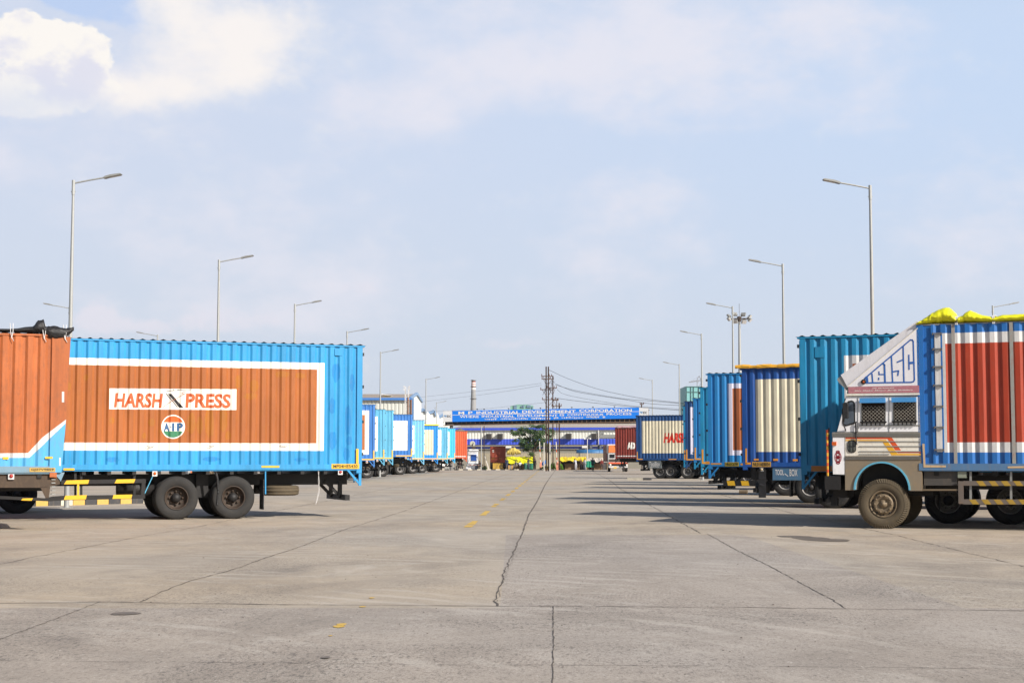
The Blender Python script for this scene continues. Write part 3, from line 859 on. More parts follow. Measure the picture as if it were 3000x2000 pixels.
# ================================================================== left row
def big_blue_truck():
    """blue container truck with the brown painted panel"""
    T = Truck('sky blue corrugated container truck with brown panel lettered HARSH X PRESS', 1060, 40.3, 20, -1, 1008.7, 1374, 9.3, group=GL)
    f = lambda u, v: T.xz(u, v)
    xr, zt = f(951, 1063); xi, zti = f(930, 1082); _, zbi = f(930, 1298); _, zb = f(951, 1320)
    zl = f(400, 1058 - 7)[1]
    zs = [zb, zbi, zti, zt]
    def mf(x, k):
        if x < xr or k in (0, 4):
            return 0
        if k in (1, 3) or x < xi:
            return 1
        return 2
    b, mats = T.sheets(.14, T.L - .1, T.S + .12, T.T - .08, [xr, xi], lambda x: zs, mf, [SKY_BLUE, WHITE, BROWN])
    box = b.build('cargo_box', mats, T.root)
    finish(T, 0, T.L, SKY_BLUE, (f(685, 1450)[0], f(518, 1450)[0]))
    # hand painted sign
    e = lambda a, c: (310 + a / 5.88, 1120 + c / 5.88)
    P4 = lambda pts: T.poly([e(*p) for p in pts])
    items = [P4([(62, 100), (2252, 115), (2250, 474), (58, 460)]) + (0, .004)]
    T.decal(box, 'painted_sign', items, [WHITE])
    it = []
    X = lambda s_, a0, c0, a1, c1, m, bold=.05, shear=0.0, off=.008: it.append(T.text(s_, *e(a0, c0), *e(a1, c1), bold, shear) + (m, off))
    X('HARSH', 140, 188, 985, 430, 0, .036, .12); X('PRESS', 1370, 196, 2150, 438, 0, .036, .05)
    X('HARSH', 150, 192, 992, 430, 3, .0, .12, .010) if 0 else None; X('PRESS', 1378, 198, 2156, 438, 3, .0, .05, .010) if 0 else None
    for pts, m in (([(1070, 195), (1130, 195), (1340, 435), (1265, 430)], 1), ([(1030, 190), (1050, 190), (1245, 425), (1225, 425), (1140, 320)], 1),
                   ([(1042, 144), (1280, 126), (1470, 128), (1470, 132), (1280, 134), (1042, 152)], 1), ([(1155, 118), (1170, 118), (1168, 130), (1157, 130)], 1),
                   ([(1238, 118), (1254, 118), (1254, 130), (1242, 130)], 1)):
        it.append(P4(pts) + (m, .008))
    for seg in ([(990, 422), (1140, 318), (1378, 184)], [(1310, 190), (1325, 168), (1382, 150)], [(1310, 190), (1340, 198)]):
        q = [T.xz(*e(*p)) for p in seg]; it.append(strip2(q, .012) + (2, .011))
    T.decal(box, 'sign_lettering', it, [REDL, BLACKL, BROWN2, mat('lettering_shadow', (160, 52, 26), .5, .1)])
    # round emblem
    cx, cz = T.xz(*e(1160, 762)); rx = abs(T.xz(*e(1365, 762))[0] - T.xz(*e(955, 762))[0]) / 2; rz = rx * 1.02
    circ = lambda k, t0=0, t1=2 * PI, n=40: [(cx - rx * k * math.cos(t0 + (t1 - t0) * i / n), cz + rz * k * math.sin(t0 + (t1 - t0) * i / n)) for i in range(n + 1)]
    em = [(circ(1.0)[:-1], [tuple(range(40))], 0, .004)]
    h = math.asin(.42)
    em.append((circ(.9, h, PI - h), [tuple(range(41))], 1, .007)); em.append((circ(.9, PI + h, 2 * PI - h), [tuple(range(41))], 2, .007))
    T.decal(box, 'round_emblem', em, [WHITE, mat('emblem_orange', (214, 96, 30), .5, .1), GREENL])
    el = [T.text('A', *e(998, 698), *e(1100, 838), .05) + (0, .009), T.text('I', *e(1140, 698), *e(1182, 836), .05) + (0, .009), T.text('P', *e(1225, 698), *e(1330, 836), .05) + (0, .009)]
    for a in (1122, 1204):
        q = T.xz(*e(a, 764)); el.append(([(q[0] + .014 * math.cos(t), q[1] + .014 * math.sin(t)) for t in (0, 1, 2, 3, 4, 5)], [tuple(range(6))], 0, .009))
    T.decal(box, 'emblem_lettering', el, [mat('emblem_blue', (42, 92, 140), .5, .05)])
    rnd = random.Random(12); oc, bl = [], []

    def blot(u, v, ru, rv, m, lst):
        x, z = T.xz(u, v); a = abs(T.xz(u + ru, v)[0] - x); c3 = abs(T.xz(u, v - rv)[1] - z)
        lst.append(([(x + a * math.cos(2 * PI * i / 18) * rnd.uniform(.78, 1.12), z + c3 * math.sin(2 * PI * i / 18) * rnd.uniform(.8, 1.1)) for i in range(18)], [tuple(range(18))], m, .0018))
    for q in ((328, 1231, 9, 10), (444, 1237, 11, 12), (422, 1276, 8, 9), (252, 1105, 8, 9), (202, 1132, 7, 14), (204, 1245, 7, 16), (560, 1240, 13, 34), (586, 1246, 10, 26), (615, 1238, 15, 44), (655, 1230, 12, 38), (700, 1118, 12, 22), (745, 1130, 14, 20),
              (826, 1096, 24, 10), (880, 1100, 16, 9), (735, 1160, 20, 10), (470, 1262, 6, 6), (668, 1275, 9, 14)):
        blot(*q, 0, oc)
    for q in ((974, 1190, 10, 26), (1020, 1230, 9, 44), (975, 1290, 12, 30), (1015, 1330, 10, 20), (985, 1090, 12, 30), (1032, 1120, 8, 26), (1024, 1290, 9, 14), (330, 1345, 20, 8), (620, 1344, 26, 7), (880, 1346, 18, 6)):
        blot(*q, 1, bl)
    for q in oc + bl:
        T.decal(box, 'touch_up_patch', [q], [mat('ochre_touch_up', (172, 104, 32), .5, .2, streak=.1), mat('darker_blue_touch_up', (30, 134, 200), .45, .2, streak=.1)])
    # reflective yellow pieces and plate
    plate(T, 971, 1358, 1052, 1372.5, 'MP04HE5430')
    refl(T, [R4(1043, 1314, 1050, 1357), R4(766, 1363.5, 818, 1369), R4(186, 1371, 218, 1377)])
    # recessed catch at the rear of the side and rope rings
    for (u, v) in ((440, 1305), (618, 1303), (833, 1303)):
        b = MB(); x, z = T.xz(u, v); y = T.vis * (T.W / 2 + .02)
        b.tube([(x - .1, y, z), (x - .05, y + .02, z - .025), (x + .05, y + .02, z - .025), (x + .1, y, z)], .008, 6)
        b.build('rope_ring', GREYM, T.root)
    b = MB(); x, z = T.xz(992, 1030)
    b.box(x - .1, x + .1, T.vis * T.W / 2 - .0, T.vis * T.W / 2 + .012, z - .1, z + .08)
    b.build('catch_plate', SKY_BLUE, box)
    # side guard
    g = MB(); y0 = T.vis * (T.W / 2 - .06); y1 = T.vis * (T.W / 2 - .01)
    d = lambda a, c: T.xz(100 + a / 3.2667, 1360 + c / 3.2667)
    sg = T.root
    def pr(pts, mm=0, ya=y0, yb=y1):
        g.prism([d(*p) for p in pts], ya, yb, mm)
    pr([(258, 150), (1070, 138), (1070, 176), (258, 190)])
    pr([(-330, 330), (150, 352), (285, 342), (1062, 325), (1062, 288), (285, 298), (180, 305), (100, 322), (-330, 300)])
    pr([(1030, 176), (1066, 176), (1060, 290), (1024, 290)])
    for a in (398, 455, 965):
        pr([(a - 11, 70), (a + 11, 70), (a + 11, 300), (a - 11, 300)], 0, y0 - T.vis * .1, y0 - T.vis * .04)
    for pts in ([(310, 152), (528, 146), (516, 185), (286, 189)], [(790, 142), (970, 139), (955, 176), (770, 179)], [(298, 298), (504, 292), (496, 332), (284, 338)],
                [(760, 290), (940, 287), (930, 325), (750, 328)], [(412, 189), (432, 189), (430, 296), (412, 296)], [(-110, 324), (-10, 322), (-25, 346), (-125, 342)]):
        pr(pts, 1, y1, y1 + T.vis * .004)
    g.build('side_guard', [BLACKP, YELLOW], T.root)
    bracket(T, SKY_BLUE); underrun(T)
    x = f(775, 1400)[0]; mudflap(T, x)
    b = MB(); yv = T.vis * (T.W / 2 - .05)
    b.bar((x - .03, yv, T.S), (x - .04, yv, T.S - .62), .025, .03)
    b.build('flap_stay', SKY_BLUE, T.root)
    x, z = f(836, 1437); spare(T, x, T.vis * .5, z, .5)
    lamp_small(T, f(998, 1382)[0], f(998, 1382)[1], REDLENS); lamp_small(T, f(454, 1386)[0], f(454, 1386)[1], AMBER)
    # rag and loose cord
    x, z = f(936, 1375); b = MB()
    for o_ in (0, .03):
        b.tube([(x + o_, yv, z), (x + .02 - o_, yv + .01, z - .3), (x - .02 + o_, yv, z - .55), (x + .06 + o_ / 2, yv, z - .85 - o_)], .006, 5)
    b.build('loose_cord', WHITE2, T.root)
    x, z = f(632, 1378); b = MB()
    b.tube([(x, yv, z), (x - .05, yv + .03, z - .2), (x - .07, yv + .02, z - .5), (x - .05, yv + .03, z - .85)], .035, 8, r1=.02)
    b.build('hanging_rag', BLACK, T.root)
    b = MB(); x, z = f(450, 1390); b.tube([(x, yv, z), (x + .22, yv, z - .5)], .012, 6); b.build('air_hose', CYAN, T.root)
    # cross tank and battery box under the floor
    b = MB(); b.lathe([(5.2, .0), (5.2, .2), (6.1, .2), (6.1, 0)], (0, T.vis * .55, T.S - .48), axis='x', n=18); b.build('air_tank', BLACKP, T.root)


def orange_truck():
    T = Truck('orange container truck with faded blue and white foot and black rolled tarpaulin on its roof', 199, 32.8, 20, -1, 976, 1383, 8.6, group=GL)
    zA, zB = T.xz(60, 1326)[1], T.xz(60, 1340)[1]
    # the white stripe climbs towards the rear corner
    pa = sorted([T.xz(*p) for p in ((199, 1222), (164, 1250), (124, 1281), (82, 1326), (0, 1327))])
    pb = sorted([T.xz(*p) for p in ((199, 1232), (164, 1265), (130, 1300), (86, 1340), (0, 1341))])

    def ip(pts, x):
        if x <= pts[0][0]:
            return pts[0][1]
        for (x0, z0), (x1, z1) in zip(pts, pts[1:]):
            if x <= x1:
                return z0 + (z1 - z0) * (x - x0) / (x1 - x0)
        return pts[-1][1]
    b, mats = T.sheets(.24, T.L - .1, T.S + .12, T.T - .08, [p[0] for p in pa + pb], lambda x: [ip(pb, x), ip(pa, x)], lambda x, k: (0, 1, 2)[k], [mat('faded_blue_paint', (84, 170, 220), .6, .6, dcol=(130, 140, 140)), WHITE2, ORANGE])
    # smooth rear post painted the same way, its edge leaning
    for sg in (1, -1):
        y0, y1 = sorted((sg * (T.W / 2 - .06), sg * (T.W / 2 + .012)))
        z3 = [T.S + .0, ip(pb, .07), ip(pa, .07), T.T - .08]; z4 = [T.S + .0, ip(pb, .37), ip(pa, .37), T.T - .08]
        lean = lambda z: -.005 + .13 * max(0, (T.T - z) / (T.T - T.S)) ** 1.6
        for k in range(3):
            b.prism([(lean(z3[k]), z3[k]), (.37, z4[k]), (.37, z4[k + 1]), (lean(z3[k + 1]), z3[k + 1])], y0, y1, k)
    b.build('cargo_box', mats, T.root)
    finish(T, .22, T.L, ORANGE, (3.4, 4.8), rail=GREYP, detail=True)
    plate(T, 86, 1369.5, 162, 1381.5, 'GJ27V9859', mat('dusty_yellow_plate', (196, 160, 80), .6, .6))
    refl(T, [R4(132, 1337, 154, 1343), R4(8, 1338, 25, 1345)])
    refl(T, [R4(181, 1147, 188, 1178), R4(173, 1340, 178, 1364)], WHITE2)
    # black tarpaulin roll lying on the roof, with the lump where it is tied
    y = T.vis
    up, out = (0, 0, 1), (0, 1, 0)
    x1 = T.xz(208, 960)[0]; x2 = T.xz(140, 965)[0]; x3 = T.xz(122, 950)[0]; x4 = T.xz(104, 960)[0]
    tp = T.T
    rings = [((x1 - .06, y * 1.2, tp + .1), .04, .04, out, up), ((x1 + .02, y * 1.17, tp + .05), .1, .07, out, up), ((x1 + .12, y * 1.16, tp + .0), .13, .11, out, up), ((x2 - .2, y * 1.16, tp + .0), .14, .14, out, up), ((x2 - .05, y * 1.15, tp + .01), .14, .13, out, up),
             ((x2 + .04, y * 1.15, tp + .04), .11, .09, out, up), ((x3 - .04, y * 1.13, tp + .13), .13, .15, out, up), ((x3 + .07, y * 1.13, tp + .12), .13, .14, out, up), ((x4 + .05, y * 1.1, tp + .06), .12, .07, out, up),
             ((x4 + .5, y * 1.1, tp + .03), .14, .035, out, up), ((x4 + 2, y * 1.1, tp + .02), .14, .03, out, up), ((x4 + 5.5, y * 1.1, tp + .02), .14, .03, out, up)]
    lumpy('tarpaulin_roll', BLACK, T.root, rings, 4, 18, .09)
    b = MB()
    for u in (133, 194, 38):
        x, z = T.xz(u, 965); yy = T.vis * (T.W / 2 + .035)
        b.tube([(x, yy - T.vis * .1, tp + .18), (x, yy + T.vis * .02, tp), (x + .02, yy, tp - .12), (x - .02, yy, tp - .2)], .008, 5)
        b.tube([(x + .06, yy - T.vis * .1, tp + .18), (x + .05, yy + T.vis * .02, tp), (x + .02, yy, tp - .14)], .008, 5)
    b.build('tie_rope', WHITE2, T.root)
    b = MB(); yv = T.vis * (T.W / 2 - .07)
    dm = mat('brown_underframe', (76, 62, 50), .8, .4, dcol=(130, 106, 80))
    b.prism([T.xz(*p) for p in ((-60, 1383), (178, 1383), (176, 1418), (130, 1428), (-60, 1428))], yv - T.vis * .05, yv)
    b.prism([T.xz(*p) for p in ((118, 1425), (148, 1425), (144, 1458), (134, 1458))], yv - T.vis * .05, yv)
    b.build('underframe_panel', dm, T.root)
    b = MB(); b.prism([T.xz(*p) for p in ((155, 1383), (190, 1383), (178, 1410), (176, 1405))], yv, yv + T.vis * .02); b.build('corner_gusset', GREYP, T.root)
    b = MB()
    for v in (1404, 1414, 1425, 1436, 1447):
        x, z = T.xz(160, v); b.box(x - .02, x + .06, yv - .2, yv + .02, z - .012, z + .012)
    b.build('step_ladder', GREYM, T.root)
    x, z = T.xz(33, 1394); lamp_small(T, x, z, REDLENS)


def far_left(label, u, Z, vroof, vsill, L, base, mats3, frame=None, t=0.0, phi=20, group=GL, yedge=True, tarp=None, detail=True, rim=RIMG, extra=None):
    T = Truck(label, u, Z, phi, -1, vroof, vsill, L, group=group)
    if frame:
        u0, v0, u1, v1 = frame; xa, za = T.xz(u1, v1); xb, zb = T.xz(u0, v0)
        if xb > 5:
            xb = T.L - 1.2
        xbk, zf, mf = rect_scheme(T, 0, L, (xa, min(T.L - .6, xb), za, zb), t)
    else:
        xbk, zf, mf = [], (lambda x: []), (lambda x, k: 0)
    b, m = T.sheets(.14, L - .1, T.S + .12, T.T - .08, xbk, zf, mf, mats3)
    b.build('cargo_box', m, T.root)
    finish(T, 0, L, base, (3.5, 4.9), rim=RG, detail=True)
    bracket(T, base); underrun(T); spare(T, 2.0, T.vis * .5, T.S - .5)
    if yedge:
        b = MB(); y = T.vis * (T.W / 2 + .012)
        b.box(.03, .11, y, y + T.vis * .004, T.S + .02, T.S + .62); b.box(.11, 1.3, y, y + T.vis * .004, T.S + .02, T.S + .1); b.build('reflective_tape', YELLOW, T.root); b = MB(); b.box(1.7, 2.3, y, y + T.vis * .004, T.S + .03, T.S + .09)
        b.build('reflective_tape', YELLOW, T.root)
    mudflap(T, 2.85)
    lamp_small(T, .5, T.S - .1, AMBER)
    return T


big_blue_truck()
orange_truck()
_T = Truck('container truck hidden behind the big sky blue one, only its black wheels showing beneath', 305, 43.6, 20, -1, 1085, 1368, 9.0, group=GL)
_b, _m = _T.sheets(.14, 8.9, _T.S + .12, _T.T - .08, [], lambda x: [], lambda x, k: 0, [MAROON]); _b.build('cargo_box', _m, _T.root)
finish(_T, 0, 9.0, MAROON, (2.3, 3.7), rim=RK)
far_left('mid blue container truck with white edged brown panel just past the big sky blue one', 1098, 98, 1184, 1348, 9.4, MID_BLUE, [MID_BLUE, WHITE, BROWN], (1000, 1201, 1081, 1331), .28)
far_left('pale blue container truck with curved white panel edge, second beyond the big blue one', 1127, 104, 1198, 1344, 9.4, CYAN, [CYAN, WHITE, BROWN], (1060, 1219, 1106, 1321), .3)
far_left('plain pale cyan container truck with rust scratches left of the all-white panel', 1152, 109, 1201, 1344, 9.4, CYAN, [CYAN], None)
T = far_left('mid blue container truck with a large blank white panel', 1208, 118, 1213, 1337, 9.4, MID_BLUE, [MID_BLUE, WHITE], (1080, 1231, 1194, 1319), 0.0)
rustblue = mat('rust_flaked_cyan_paint', (110, 194, 232), .6, .9, dcol=(206, 110, 66), sc_=(1.6, 1.6, .8))
far_left('light blue container truck flaked with orange rust at its top corner', 1243, 127, 1229.6, 1345, 9.0, rustblue, [rustblue, WHITE], (1150, 1245, 1214, 1330), 0.0)
T = far_left('bright blue container truck with cream panel and yellow tarpaulin edge', 1283, 141, 1246, 1345, 9.0, mat('azure_paint', (30, 140, 220), .5, .1), [MC['azure_paint'], CREAM], (1200, 1258, 1270, 1332), 0.0)
b = MB(); b.box(-.1, 9.0, -1.3, 1.3, T.T, T.T + .1); b.build('tarpaulin_cover', YTARP2, T.root)
far_left('light blue container truck with narrow brown and white panel among the far left row', 1312, 152, 1250.5, 1345, 9.0, CYAN, [CYAN, WHITE, BROWN], (1250, 1259, 1293, 1333), .35)
far_left('light cyan container truck with one white strip beside the orange red one', 1333.5, 161, 1254, 1344, 9.0, mat('bright_cyan_paint', (70, 190, 244), .5, .1), [MC['bright_cyan_paint'], WHITE], (1300, 1264, 1317, 1333), 0.0)
T = far_left('orange red container truck with white foot, last of the left row', 1368.6, 170, 1262, 1341, 9.0, REDP2, [REDP2, WHITE2], (1200, 1335, 1368, 1341), 0.0, yedge=False)
lumpy('tarpaulin_roll', mat('grey_tarpaulin', (96, 96, 96), .7, .4), T.root, [((.3 + i * .5, T.vis * .95, T.T + .02), .25, .16 + .08 * math.sin(i * 2.1), (0, 1, 0), (0, 0, 1)) for i in range(8)], 8, 10, .25)


# ================================================================== right row
def decorated_truck():
    T = Truck('white cabbed truck with 1615C in blue on its sloping deflector and brick red box', 2692, 33.4, 22, 1, 947, 1376, 7.6, name='decorated_truck', W_=2.4, group=GR)
    R = T.root; W2 = T.W / 2; vy = T.vis
    z8 = lambda a, c: T.xz(2400 + a / 2.2083, 850 + c / 2.2083)
    za = lambda a, c: T.xz(2440 + a / 6.2733, 930 + c / 6.2733)
    zb_ = lambda a, c: T.xz(2400 + a / 6.272, 1150 + c / 6.272)
    zc = lambda a, c: T.xz(2380 + a / 3.7935, 1350 + c / 3.7935)
    # ---- box
    BL = mat('royal_blue_paint', (34, 108, 182), .42, .12); RD_ = REDP
    xL = z8(795, 300)[0]; xI = z8(815, 350)[0]; zt1 = z8(900, 275)[1]; zt2 = z8(900, 343)[1]; zb2 = z8(1000, 983)[1]; zb1 = z8(1000, 1048)[1]

    def mf(x, k):
        if x < xL or k in (0, 4):
            return 0
        if k in (1, 3) or x < xI:
            return 1
        return 2
    b, mats = T.sheets(.30, T.L - .1, T.S + .12, T.T - .04, [xL, xI], lambda x: [zb1, zb2, zt2, zt1], mf, [BL, WHITE2, RD_])
    xp = z8(700, 600)[0]
    for sg in (-1, 1):
        y0, y1 = sorted((sg * (W2 - .1), sg * (W2 + .0)))
        b.box(.0, .14, y0, y1, T.S + .02, T.T - .04, 0); y0, y1 = sorted((sg * (W2 - .1), sg * (W2 - .035)))
        b.box(.14, .30, y0, y1, T.S + .1, T.T - .04, 0)
    b.box(.0, .05, -W2 + .1, W2 - .1, T.S, T.T - .04, 0); b.box(T.L - .05, T.L, -W2 + .1, W2 - .1, T.S, T.T - .04, 0)
    b.build('cargo_box', mats, R)
    b = MB()
    for sg in (-1, 1):
        b.box(0, T.L, sg * (W2 - .02) - .035, sg * (W2 - .02) + .035, T.S - .01, T.S + .14)
    b.box(.01, T.L - .01, -W2 + .015, W2 - .015, T.S - .03, T.S - .012)
    b.build('sill_rail', mat('worn_blue_grey_paint', (84, 122, 160), .6, .5), R)
    gs = mat('bare_grey_strap', (156, 156, 150), .6, .6, dcol=(186, 80, 46), sc_=(3, 3, 1.2))
    for a in (873, 1249):
        b = MB(); x = z8(a, 600)[0]; y = vy * (W2 + .012); b.box(x - .035, x + .035, min(y, y - vy * .05), max(y, y - vy * .05), T.S + .13, T.T - .04); b.build('upright_strap', gs, R)
    # ladder
    b = MB()
    xa, xb = z8(738, 600)[0], z8(800, 600)[0]; y = vy * (W2 + .05)
    for v in (280, 380, 495, 615, 750, 885, 1030):
        b = MB(); z = z8(770, v)[1]; b.box(xa, xb, min(y, y - vy * .04), max(y, y - vy * .04), z - .014, z + .014)
        b.box(xa, xa + .02, min(y, y - vy * .09), max(y, y - vy * .09), z - .03, z + .02); b.box(xb - .02, xb, min(y, y - vy * .09), max(y, y - vy * .09), z - .03, z + .02)
        b.build('ladder_rung', mat('rusty_rung', (110, 112, 116), .6, .5), R)
    b = MB(); x0, x1 = z8(752, 600)[0], z8(790, 600)[0]; yy = vy * (W2 + .005)
    b.box(x0, x1, min(yy, yy + vy * .006), max(yy, yy + vy * .006), z8(770, 1045)[1], z8(770, 285)[1]); b.build('white_panel_strip', WHITE2, R)
    for pts in ([(668, 992), (682, 992), (688, 1130), (820, 1132), (820, 1145), (676, 1145), (672, 1060)], [(1220, 1138), (1340, 1136), (1340, 1149), (1220, 1150)]):
        b = MB(); y = vy * (W2 + .018); b.prism([z8(*p) for p in pts], y, y + vy * .004); b.build('peeling_tape', mat('peeling_tape', (206, 176, 136), .7, .6), R)
    # yellow tarpaulin bunched along the roof edge
    def tarp(u0, u1, hs, seed):
        n = len(hs); xs = [T.xz(u0 + (u1 - u0) * i / (n - 1), 940)[0] for i in range(n)]
        rings = [((x, vy * .72, T.T - .02 + h * .5), .54, .02 + h * .52, (0, 1, 0), (0, 0, 1)) for x, h in zip(xs, hs)]
        return lumpy('yellow_tarpaulin', YTARP, R, rings, seed, 24, .035)
    tarp(2684, 2801, [.02, .08, .14, .2, .26, .3, .33, .36, .34, .26, .12], 1)
    tarp(2803, 2912, [.12, .16, .24, .27, .23, .19, .16, .14, .12, .08], 2)
    tarp(2910, 3120, [.1, .15, .15, .16, .17, .18, .17, .18, .18], 3)
    for u in (2802, 2911):
        b = MB(); x, z = T.xz(u, 945)
        for dx in (-.02, .0, .02):
            b.tube([(x + dx, vy * .2, T.T + .12), (x + dx, vy * .9, T.T + .14), (x + dx, vy * 1.22, T.T + .1), (x + dx, vy * 1.235, T.T - .06)], .012, 6)
        b.build('tie_rope', WHITE2, R)
    b = MB(); b.box(.05, T.L, -W2 + .02, W2 - .02, T.T - .05, T.T - .02); b.build('roof', GREYM, R)
    # ---- cab
    arch = [zb_(1600, 1600)]
    cxa, cza = z8(405, 1300); rx = abs(z8(583, 1300)[0] - z8(232, 1300)[0]) / 2; cxa = (z8(583, 1300)[0] + z8(232, 1300)[0]) / 2
    ztop = z8(405, 1115)[1]; zbase = z8(405, 1290)[1]
    arc = lambda k, n=24, dz=0.0: [(cxa - rx * k * math.cos(PI * i / n), zbase + (ztop - zbase) * k * math.sin(PI * i / n) + dz) for i in range(n + 1)]
    body = [z8(168, 1293)] + arc(1.0) + [z8(665, 1297), z8(650, 612), z8(183, 625), z8(172, 700), z8(113, 915), z8(84, 918), z8(84, 948), z8(88, 1190), z8(166, 1195)]
    b = MB(); b.prism(body, -W2 + .02, W2 - .02, 0); cabo = b.build('cab', [GREYM], R)
    face = lambda name, pts, m, a=-.02, c=.0, par=cabo: (lambda bb: (bb.prism(pts, vy * (W2 + a), vy * (W2 + c), 0), bb.build(name, m, par))[1])(MB())
    CW = mat('cab_white_paint', (248, 247, 248), .35, .2, var=.04)
    CWD = mat('cab_dusty_white_paint', (240, 234, 220), .45, .5, dcol=(186, 158, 116), var=.06)
    face('upper_panel', [zb_(330, 720), zb_(1858, 715), zb_(1845, 75), zb_(480, 75), zb_(470, 200)], CW)
    face('belt_moulding', [zb_(240, 808), zb_(235, 740), zb_(330, 730), zb_(1860, 722), zb_(1862, 808)], mat('ribbed_metal', (160, 152, 140), .4, .5, metal=.4, sc_=(.3, .3, 9)), -.02, .012)
    b = MB()
    for v in (745, 762, 779, 796):
        b.prism([zb_(240, v), zb_(1860, v - 4), zb_(1860, v + 2), zb_(240, v + 6)], vy * (W2 + .012), vy * (W2 + .022), 0)
    for v in (1172, 1188, 1204, 1220):
        b.prism([zb_(480, v), zb_(1868, v), zb_(1868, v + 6), zb_(480, v + 6)], vy * (W2 + .010), vy * (W2 + .020), 0)
    for v in (602, ):
        b.prism([zb_(735, v - 8), zb_(1855, v - 14), zb_(1855, v + 6), zb_(735, v + 10)], vy * (W2 + .000), vy * (W2 + .010), 0)
    for u in (712, 1285):
        b.prism([zb_(u - 7, 80), zb_(u + 7, 80), zb_(u + 7, 715), zb_(u - 7, 715)], vy * (W2 + .000), vy * (W2 + .008), 0)
    b.build('moulding', GREYM, cabo)
    face('front_corner_panel', [zb_(250, 815), zb_(462, 815), zb_(462, 1500), zb_(255, 1495), zb_(248, 1100)], CW, -.02, .004)
    face('lower_panel', [zb_(478, 815), zb_(1862, 815), zb_(1870, 1160), zb_(480, 1160)], CWD)
    for v in (895, 985, 1078, 1128):
        face('trim_strip', [zb_(735, v - 8), zb_(1864, v - 8), zb_(1864, v + 8), zb_(735, v + 8)] if v < 1100 else [zb_(735, v - 6), zb_(1290, v - 6), zb_(1290, v + 8), zb_(735, v + 8)], GREYM, .001, .012)
    face('skirt_rail', [zb_(480, 1160), zb_(1870, 1160), zb_(1872, 1232), zb_(482, 1235)], DUSTM, -.02, .010)
    sk = [z8(168, 1090)] + [z8(168, 1293)] + [z8(228, 1290)] + arc(1.02) + [z8(590, 1297), z8(663, 1297), z8(661, 1090)]
    b = MB(); pts = [(168, 1095), (168, 1293)]
    b.prism([z8(168, 1095), z8(168, 1292), (arc(1.0)[0][0], z8(168, 1292)[1])] + arc(1.0) + [(arc(1.0)[-1][0], z8(660, 1297)[1]), z8(665, 1297), z8(662, 1095)], vy * (W2 - .02), vy * (W2 + .002), 0)
    b.build('skirt', mat('muddy_metal', (146, 132, 112), .55, .7, dcol=(172, 146, 108), metal=.2), cabo)
    A0, A1 = arc(.985), arc(1.045); b = MB(); n = len(A0)
    vs = [(p[0], vy * (W2 + .03), p[1]) for p in A0] + [(p[0], vy * (W2 + .03), p[1]) for p in A1] + [(p[0], vy * (W2 - .05), p[1]) for p in A0] + [(p[0], vy * (W2 - .0), p[1]) for p in A1]
    b.add(vs, [(i, i + 1, n + i + 1, n + i) for i in range(n - 1)] + [(i, i + 1, 2 * n + i + 1, 2 * n + i) for i in range(n - 1)] + [(n + i, n + i + 1, 3 * n + i + 1, 3 * n + i) for i in range(n - 1)])
    b.build('wheel_arch_trim', mat('arch_blue', (96, 176, 206), .5, .4), cabo)
    # coloured stripes
    st = [([(485, 818), (1330, 818), (1505, 1058), (1400, 1058), (1255, 850), (485, 850)], ORNG), ([(1425, 1082), (1868, 1082), (1868, 1106), (1450, 1106)], ORNG),
          ([(485, 862), (1230, 862), (1440, 1115), (1868, 1118), (1868, 1148), (1330, 1150), (1165, 905), (1150, 886), (485, 886)], GOLD)]
    for i, (pts, m) in enumerate(st):
        face('painted_stripe', [zb_(*p) for p in pts], m, -.002, .0015 + .0006 * i)
    # windows with diamond grilles
    for (a0, c0, a1, c1, top) in ((785, 155, 1210, 545, 250), (1368, 145, 1775, 535, 150)):
        w = MB(); q = [zb_(a0 - 18, c0 - 20), zb_(a1 + 16, c0 - 20), zb_(a1 + 16, c1 + 18), zb_(a0 - 18, c1 + 18)]; w.prism(q, vy * W2, vy * (W2 + .008)); wf = w.build('window', GREYM, cabo)
        w = MB(); w.prism([zb_(a0, c0), zb_(a1, c0), zb_(a1, c1), zb_(a0, c1)], vy * (W2 + .008), vy * (W2 + .011)); w.build('dark_pane', mat('dark_interior', (34, 26, 24), .6, .4, dcol=(66, 36, 28), sc_=(4, 4, 4), spec=.1), wf)
        g = MB(); x0, z1 = zb_(a0, top); x1, z0 = zb_(a1, c1); s_ = (x1 - x0) / 6.0; yy = vy * (W2 + .018); k = -12
        while k < 14:
            for dr in (1, -1):
                pts = []
                xs0 = x0 + k * s_
                # clip the slanted line to the window
                lo, hi = 0.0, (z1 - z0)
                f0 = lambda t: xs0 + dr * t * 1.05
                tt = [t for t in [hi * i / 40 for i in range(41)] if x0 <= f0(t) <= x1]
                if len(tt) > 1:
                    g.bar((f0(tt[0]), yy, z0 + tt[0]), (f0(tt[-1]), yy, z0 + tt[-1]), .0045, .0045)
            k += 1
        g.build('window_grille', mat('grille_wire', (190, 184, 170), .5, .2), wf)
        g = MB(); q0, q1 = zb_(a0 - 30, 105 if a0 < 1000 else 95), zb_(a1 + 16, 185 if a0 < 1000 else 172)
        g.prism([(q0[0], q0[1]), (q1[0], q0[1]), (q1[0], q1[1]), (q0[0], q1[1])], vy * (W2 + .03), vy * (W2 + .11)); g.build('window_hood', mat('hood_blue', (72, 150, 214), .45, .1), wf)
        g = MB(); q0, q1 = zb_(a0 - 30, c1 - 15), zb_(a1 + 32, c1 + 5); g.prism([q0, (q1[0], q0[1]), q1, (q0[0], q1[1])], vy * (W2 + .012), vy * (W2 + .06))
        for i in range(6):
            xx = q0[0] + (q1[0] - q0[0]) * (i + .5) / 6; g.box(xx - .012, xx + .012, min(vy * (W2 + .02), vy * (W2 + .05)), max(vy * (W2 + .02), vy * (W2 + .05)), q1[1] - .06, q1[1])
        g.build('window_ledge', BLACKP, wf)
